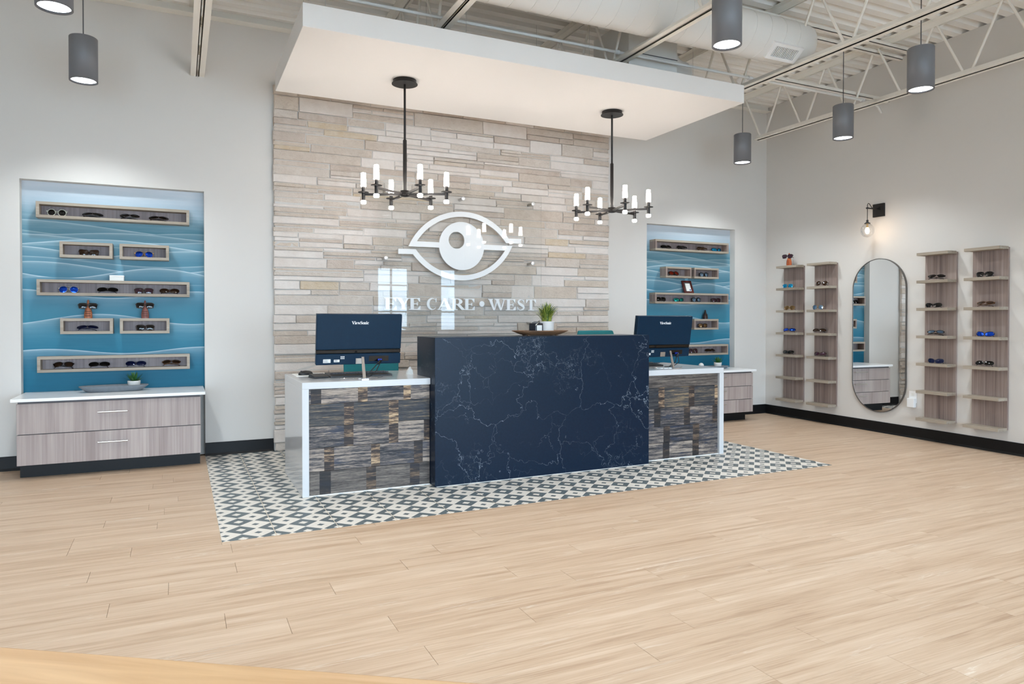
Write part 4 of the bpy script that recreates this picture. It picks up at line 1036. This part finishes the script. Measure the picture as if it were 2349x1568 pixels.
def sunglasses(lab, loc, style, fr, ln, tilt=18, rz=0.0, group='sunglasses on display', open_=False, sc_=1.08):
    key = (style, fr, ln, tilt, open_, sc_)
    if key not in SG_CACHE:
        bow = .012 if style == 'sport' else .0055
        thick = {'gold': .0011, 'silver': .0011}.get(fr, .0026)
        if style in ('sport',): thick = .0018
        cx = .0335 if style != 'sport' else .036
        Mt = Matrix.Rotation(R(-tilt), 4, 'X') @ Matrix.Scale(sc_, 4)
        yb = lambda x: bow * (x / .06) ** 2
        out = lens_outline(style); parts = []
        fm = MB()
        for sx in (-1, 1):
            ring = [(sx * (cx + x), yb(cx + x), z_) for x, z_ in out]
            fm.tube(ring, thick, 6, closed=True)
        bz = .008
        if style == 'aviator': fm.tube([(-.012, yb(.01), .003), (0, -.002, .006), (.012, yb(.01), .003)], .0012, 6); fm.tube([(-.018, yb(.018), .019), (.018, yb(.018), .019)], .0012, 6)
        else: fm.tube([(-.012, yb(.012), bz - .003), (-.004, -.001, bz), (.004, -.001, bz), (.012, yb(.012), bz - .003)], max(thick, .0018), 6)
        for sx in (-1, 1): fm.box(sx * .0625 - .004, sx * .0625 + .004, yb(.062) - .002, yb(.062) + .006, .006, .013)
        parts.append(('frame', fm, FR[fr]))
        for sx in (-1, 1):
            V = [(sx * (cx + x), yb(cx + x), z_) for x, z_ in out] + [(sx * (cx + x * .5), yb(cx + x * .5) - .0022, z_ * .5) for x, z_ in out] + [(sx * cx, yb(cx) - .003, 0)]
            n_ = len(out); F = [(k, (k + 1) % n_, n_ + (k + 1) % n_, n_ + k) for k in range(n_)] + [(n_ + k, n_ + (k + 1) % n_, 2 * n_) for k in range(n_)]
            parts.append(('lens', MB().add(V, F, 0, True), LENS[ln]))
        for sx in (-1, 1):
            h = max(thick, .0022); x0 = sx * .0655; y0 = yb(.0655) + .004
            if open_: pts = [(x0, y0, .009), (x0, y0 + .07, .008), (x0, y0 + .1, .006), (x0, y0 + .128, -.02)]
            else:
                dy = .004 if sx > 0 else .010
                pts = [(x0, y0, .009), (x0 - sx * .006, y0 + dy, .009), (sx * .0, .016 + dy, .004), (-sx * .048, .018 + dy, -.004), (-sx * .06, .018 + dy, -.018)]
            parts.append(('temple', MB().tube(pts, h, 6), FR[fr]))
        zmin = 1e9
        for _, m_, _m in parts:
            m_.v = [tuple(Mt @ Vector(q)) for q in m_.v]; zmin = min(zmin, min(q[2] for q in m_.v))
        for _, m_, _m in parts: m_.v = [(a, b, c_ - zmin) for a, b, c_ in m_.v]
        SG_CACHE[key] = [(nm, m_.mesh(nm, mt)) for nm, m_, mt in parts]
    t = thing('sunglasses', lab, 'sunglasses', loc, rz, group)
    for nm, me in SG_CACHE[key]: put(nm, me, t)
    return t
NF = 'in the near niche'; FNN = 'in the far niche'
Y1 = 6.635
zz1, zz2, zz3, zz4, zz5 = 1.983 + .0222, 1.675 + .0222, 1.371 + .0222, 1.063 + .0222, .759 + .0222
for x, z, st, fr, ln, tl, lab in [
    (-.879, zz1, 'round', 'clear', 'black', 8, 'pale rimmed round sunglasses, first in the topmost long box'),
    (-.632, zz1, 'sport', 'black', 'black', 42, 'flat black sunglasses, second in the topmost long box'),
    (-.365, zz1, 'aviator', 'black', 'black', 40, 'black aviator sunglasses, third in the topmost long box'),
    (-.150, zz1, 'sport', 'tort', 'black', 34, 'dark sunglasses, fourth in the topmost long box'),
    (-.661, zz2, 'cateye', 'tort', 'brown', 8, 'dark brown cat-eye sunglasses alone in the upper short box'),
    (-.262, zz2, 'aviator', 'gold', 'blue', 12, 'gold framed blue mirror sunglasses in the upper short box'),
    (-.803, zz3, 'aviator', 'silver', 'blue', 10, 'thin aviator sunglasses with blue mirror lenses in the middle long box'),
    (-.530, zz3, 'sport', 'black', 'black', 24, 'narrow black sunglasses, second in the middle long box'),
    (-.265, zz3, 'wayfarer', 'tort', 'purple', 8, 'dark square sunglasses, third in the middle long box'),
    (-.072, zz3, 'sport', 'tort', 'brown', 14, 'brown wraparound sunglasses at the end of the middle long box'),
    (-.674, zz4, 'sport', 'navy', 'navy', 36, 'navy wraparound sunglasses alone in the lower short box'),
    (-.257, zz4, 'wayfarer', 'tort', 'black', 6, 'tortoiseshell sunglasses with window glints in the lower short box'),
    (-.842, zz5, 'aviator', 'black', 'brown', 30, 'brown aviator sunglasses, first in the lowest long box'),
    (-.593, zz5, 'sport', 'black', 'black', 22, 'black wraparound sunglasses, second in the lowest long box'),
    (-.328, zz5, 'sport', 'navy', 'navy', 18, 'navy wraparound sunglasses, third in the lowest long box'),
    (-.060, zz5, 'aviator', 'brown', 'brown', 36, 'amber brown sunglasses at the end of the lowest long box')]:
    sunglasses(lab + ' ' + NF, (x, Y1, z), st, fr, ln, tl if tl < 14 else min(tl * 1.6, 60))
q1, q2, q3, q4, q5 = 1.979 + .0222, 1.668 + .0222, 1.365 + .0222, 1.058 + .0222, .752 + .0222
for x, z, st, fr, ln, tl, lab in [
    (5.166, q1, 'sport', 'black', 'black', 26, 'black sunglasses, first in the topmost long box'),
    (5.394, q1, 'aviator', 'black', 'black', 36, 'black sunglasses, second in the topmost long box'),
    (5.699, q1, 'aviator', 'brown', 'brown', 36, 'brown sunglasses, third in the topmost long box'),
    (5.925, q1, 'sport', 'navy', 'aqua', 12, 'bright blue mirror sunglasses, last in the topmost long box'),
    (5.273, q2, 'aviator', 'tort', 'red', 22, 'red lens sunglasses in the upper short box'),
    (5.724, q2, 'round', 'black', 'silver', 10, 'silver mirror sunglasses in the upper short box'),
    (5.085, q3, 'wayfarer', 'black', 'black', 14, 'black sunglasses, first in the middle long box'),
    (5.352, q3, 'sport', 'navy', 'green', 10, 'green mirror sunglasses in the middle long box'),
    (5.610, q3, 'round', 'black', 'silver', 12, 'dark sunglasses with white glints in the middle long box'),
    (5.915, q3, 'wayfarer', 'tort', 'purple', 8, 'plum brown sunglasses, last in the middle long box'),
    (5.711, q4, 'wayfarer', 'tort', 'gold', 8, 'gold brown sunglasses in the lower short box'),
    (5.566, q5, 'aviator', 'brown', 'purple', 12, 'brown sunglasses beside the monitor edge in the lowest long box'),
    (5.833, q5, 'sport', 'tort', 'brown', 30, 'low brown sunglasses, last in the lowest long box')]:
    sunglasses(lab + ' ' + FNN, (x, Y1, z), st, fr, ln, tl if tl < 14 else min(tl * 1.6, 60))
# on the right wall: s position, shelf index from the floor
ZT = [z + .0272 for z in SHZ]
for s, k, st, fr, ln, tl, rzz, lab in [
    (.322 + .13, 5, 'wayfarer', 'silver', 'aqua', 10, 15, 'aqua mirror sunglasses on the corner shelf unit'),
    (.322 + .16, 4, 'aviator', 'gold', 'gold', 12, 10, 'gold aviator sunglasses on the corner shelf unit'),
    (.322 + .155, 3, 'sport', 'navy', 'blue', 24, 20, 'blue wraparound sunglasses on the corner shelf unit'),
    (.322 + .135, 2, 'sport', 'black', 'black', 16, 8, 'black wraparound sunglasses on the corner shelf unit'),
    (.798 + .165, 5, 'round', 'tort', 'brown', 16, 25, 'brown sunglasses, highest on the unit beside the mirror'),
    (.798 + .11, 4, 'aviator', 'gold', 'silver', 8, 10, 'silver blue mirror aviators on the unit beside the mirror'),
    (.798 + .13, 3, 'sport', 'black', 'brown', 26, 20, 'dark sunglasses, third shelf of the unit beside the mirror'),
    (.798 + .14, 2, 'sport', 'tort', 'purple', 18, 10, 'dark brown sunglasses, lowest on the unit beside the mirror'),
    (2.166 + .165, 5, 'aviator', 'black', 'black', 38, 30, 'flat black sunglasses, highest on the unit above the outlet'),
    (2.166 + .13, 4, 'sport', 'black', 'black', 12, 10, 'glossy black wraparound sunglasses on the unit above the outlet'),
    (2.166 + .16, 3, 'aviator', 'black', 'silver', 40, 25, 'flat silver lens sunglasses on the unit above the outlet'),
    (2.166 + .155, 2, 'sport', 'navy', 'navy', 10, 5, 'navy wraparound sunglasses on the unit above the outlet'),
    (2.631 + .15, 5, 'wayfarer', 'black', 'black', 8, 8, 'black square sunglasses, highest on the outermost unit'),
    (2.631 + .16, 4, 'aviator', 'brown', 'brown', 42, 8, 'flat amber sunglasses on the outermost unit'),
    (2.631 + .155, 3, 'sport', 'navy', 'blue', 10, 8, 'bright blue wraparound sunglasses on the outermost unit'),
    (2.631 + .15, 2, 'sport', 'black', 'black', 20, 8, 'narrow black sunglasses, lowest on the outermost unit')]:
    sunglasses(lab, RW(s, .088, ZT[k]), st, fr, ln, tl if tl < 14 else min(tl * 1.6, 60), RZW + R(rzz))

# ------------------------------------------------------------------ nose shaped stands
def nose_stand(lab, loc, mat, rz=0.0, h=.155):
    t = thing('nose_stand', lab, 'display stand', loc, rz, group='carved nose-shaped display stands')
    m = MB(); prof = [(.0, .029, .026), (.20, .029, .026), (.34, .027, .024), (.5, .021, .021), (.62, .013, .016), (.78, .0085, .010), (.93, .0075, .008), (1.0, .004, .004)]
    n = 16; v = []; f = []
    for z_, a, b in prof:
        for k in range(n):
            an = 2 * math.pi * k / n; c, s_ = math.cos(an), math.sin(an)
            v.append((a * math.copysign(abs(c) ** .7, c), b * math.copysign(abs(s_) ** .7, s_) , z_ * h))
    for j in range(len(prof) - 1):
        for k in range(n): f.append((j * n + k, j * n + (k + 1) % n, (j + 1) * n + (k + 1) % n, (j + 1) * n + k))
    m.add(v, f, 0, True); m.add(v[:n], [tuple(reversed(range(n)))]); m.add(v[-n:], [tuple(range(n))]); m.build('nose', mat, t)
    for i in range(3): MB().box(-.02, .02, -.0275, -.02, .018 + i * .018, .022 + i * .018).build('lip_groove', plain('groove', (66, 36, 24), .8), t)
    return t
nose_stand('tan carved wooden nose stand wearing black glasses above the lower short box', (-.668, 6.635, 1.1895), STANDWOOD, h=.150)
sunglasses('black square sunglasses worn by the tan wooden nose stand', (-.668, 6.607, 1.1895 + .075), 'wayfarer', 'black', 'black', 6, R(3), sc_=1.05)
nose_stand('reddish carved wooden nose stand wearing dark glasses above the lower short box', (-.257, 6.635, 1.1895), STANDRED, h=.150)
sunglasses('dark square sunglasses worn by the reddish wooden nose stand', (-.257, 6.607, 1.1895 + .082), 'wayfarer', 'tort', 'black', 6, sc_=1.05)
nose_stand('orange carved wooden nose stand on top of the corner shelf unit', RW(.322 + .15, .085, 1.8205), STANDOR, RZW + R(12), h=.150)
sunglasses('dark sunglasses worn by the orange nose stand on the shelf top', RW(.322 + .15, .115, 1.8205 + .085), 'wayfarer', 'black', 'purple', 8, RZW + R(14))
nose_stand('dark brown bare nose stand above the lower short box in the far niche', (5.747, 6.64, 1.1845), plain('walnut_dark', (42, 26, 22), .35, grain=.3), R(15), h=.110)

# ================================================================== chairs behind the desk
def chair(lab, x, y, rz, zb):
    t = thing('office_chair', lab, 'chair', (x, y, 0), rz, group='teal chairs behind the desk')
    n = 12; 
    def shell(w_, z0, z1, y0, y1, th, curve):
        v = []; f = []; m_ = 8
        for j in range(m_ + 1):
            t_ = j / m_
            for i in range(n + 1):
                u = i / n * 2 - 1; zz = z0 + (z1 - z0) * t_
                ww = w_ * (1 - .12 * max(0, (t_ - .75) / .25) ** 2)
                v.append((u * ww, y0 + (y1 - y0) * t_ - curve * u * u, zz))
        K = len(v); v += [(a, b + th, c_) for a, b, c_ in v]
        for j in range(m_):
            for i in range(n):
                a = j * (n + 1) + i; b = a + 1; c_ = a + n + 2; d = a + n + 1
                f += [(a, d, c_, b), (K + a, K + b, K + c_, K + d)]
        for j in range(m_):
            a = j * (n + 1); f += [(a, K + a, K + a + n + 1, a + n + 1)]; a += n; f += [(a, a + n + 1, K + a + n + 1, K + a)]
        for i in range(n):
            f += [(i, i + 1, K + i + 1, K + i)]; a = m_ * (n + 1) + i; f += [(a, K + a, K + a + 1, a + 1)]
        return MB().add(v, f, 0, True)
    shell(.235, .52, zb, .20, .27, .035, .05).build('backrest', TEAL, t, bevel=.012)
    B(-.24, .24, -.24, .22, .42, .50).build('seat', TEAL, t, bevel=.03)
    MB().cyl((0, 0, .10), (0, 0, .42), .025, 14).build('column', CHROME, t)
    for k in range(5):
        a = R(72 * k + 18); l = MB().cyl((0, 0, .10), (.27 * math.cos(a), .27 * math.sin(a), .075), .018, 8, r2=.012).build('base_leg', CHROME, t)
        MB().cyl((.27 * math.cos(a) - .012, .27 * math.sin(a), .028), (.27 * math.cos(a) + .012, .27 * math.sin(a), .028), .027, 14).build('caster', BLACKP, l)
    return t
chair('teal upholstered chair glimpsed under the blue-lit monitor', 1.48, 5.78, R(-6), .90)
chair('teal upholstered chair whose rounded top shows over the black counter', 3.75, 5.68, R(4), 1.07)

# ================================================================== foreground table
e = Vector((.57, -.38, 0)).normalized(); inn = Vector((-e.y, e.x, 0)) * -1
mid = Vector((.07, .93, 0))
tb_ = thing('wood_table', 'pale maple table edge close to the camera at the bottom corner', 'table', tuple(mid + inn * .40), math.atan2(e.y, e.x))
B(-1.2, .8, -.40, .40, .715, .75).build('table_top', MAPLE, tb_, bevel=.006)
for sx in (-1.12, .72):
    for sy in (-.32, .32): B(sx - .03, sx + .03, sy - .03, sy + .03, 0, .715).build('leg', MAPLE, tb_, bevel=.004)
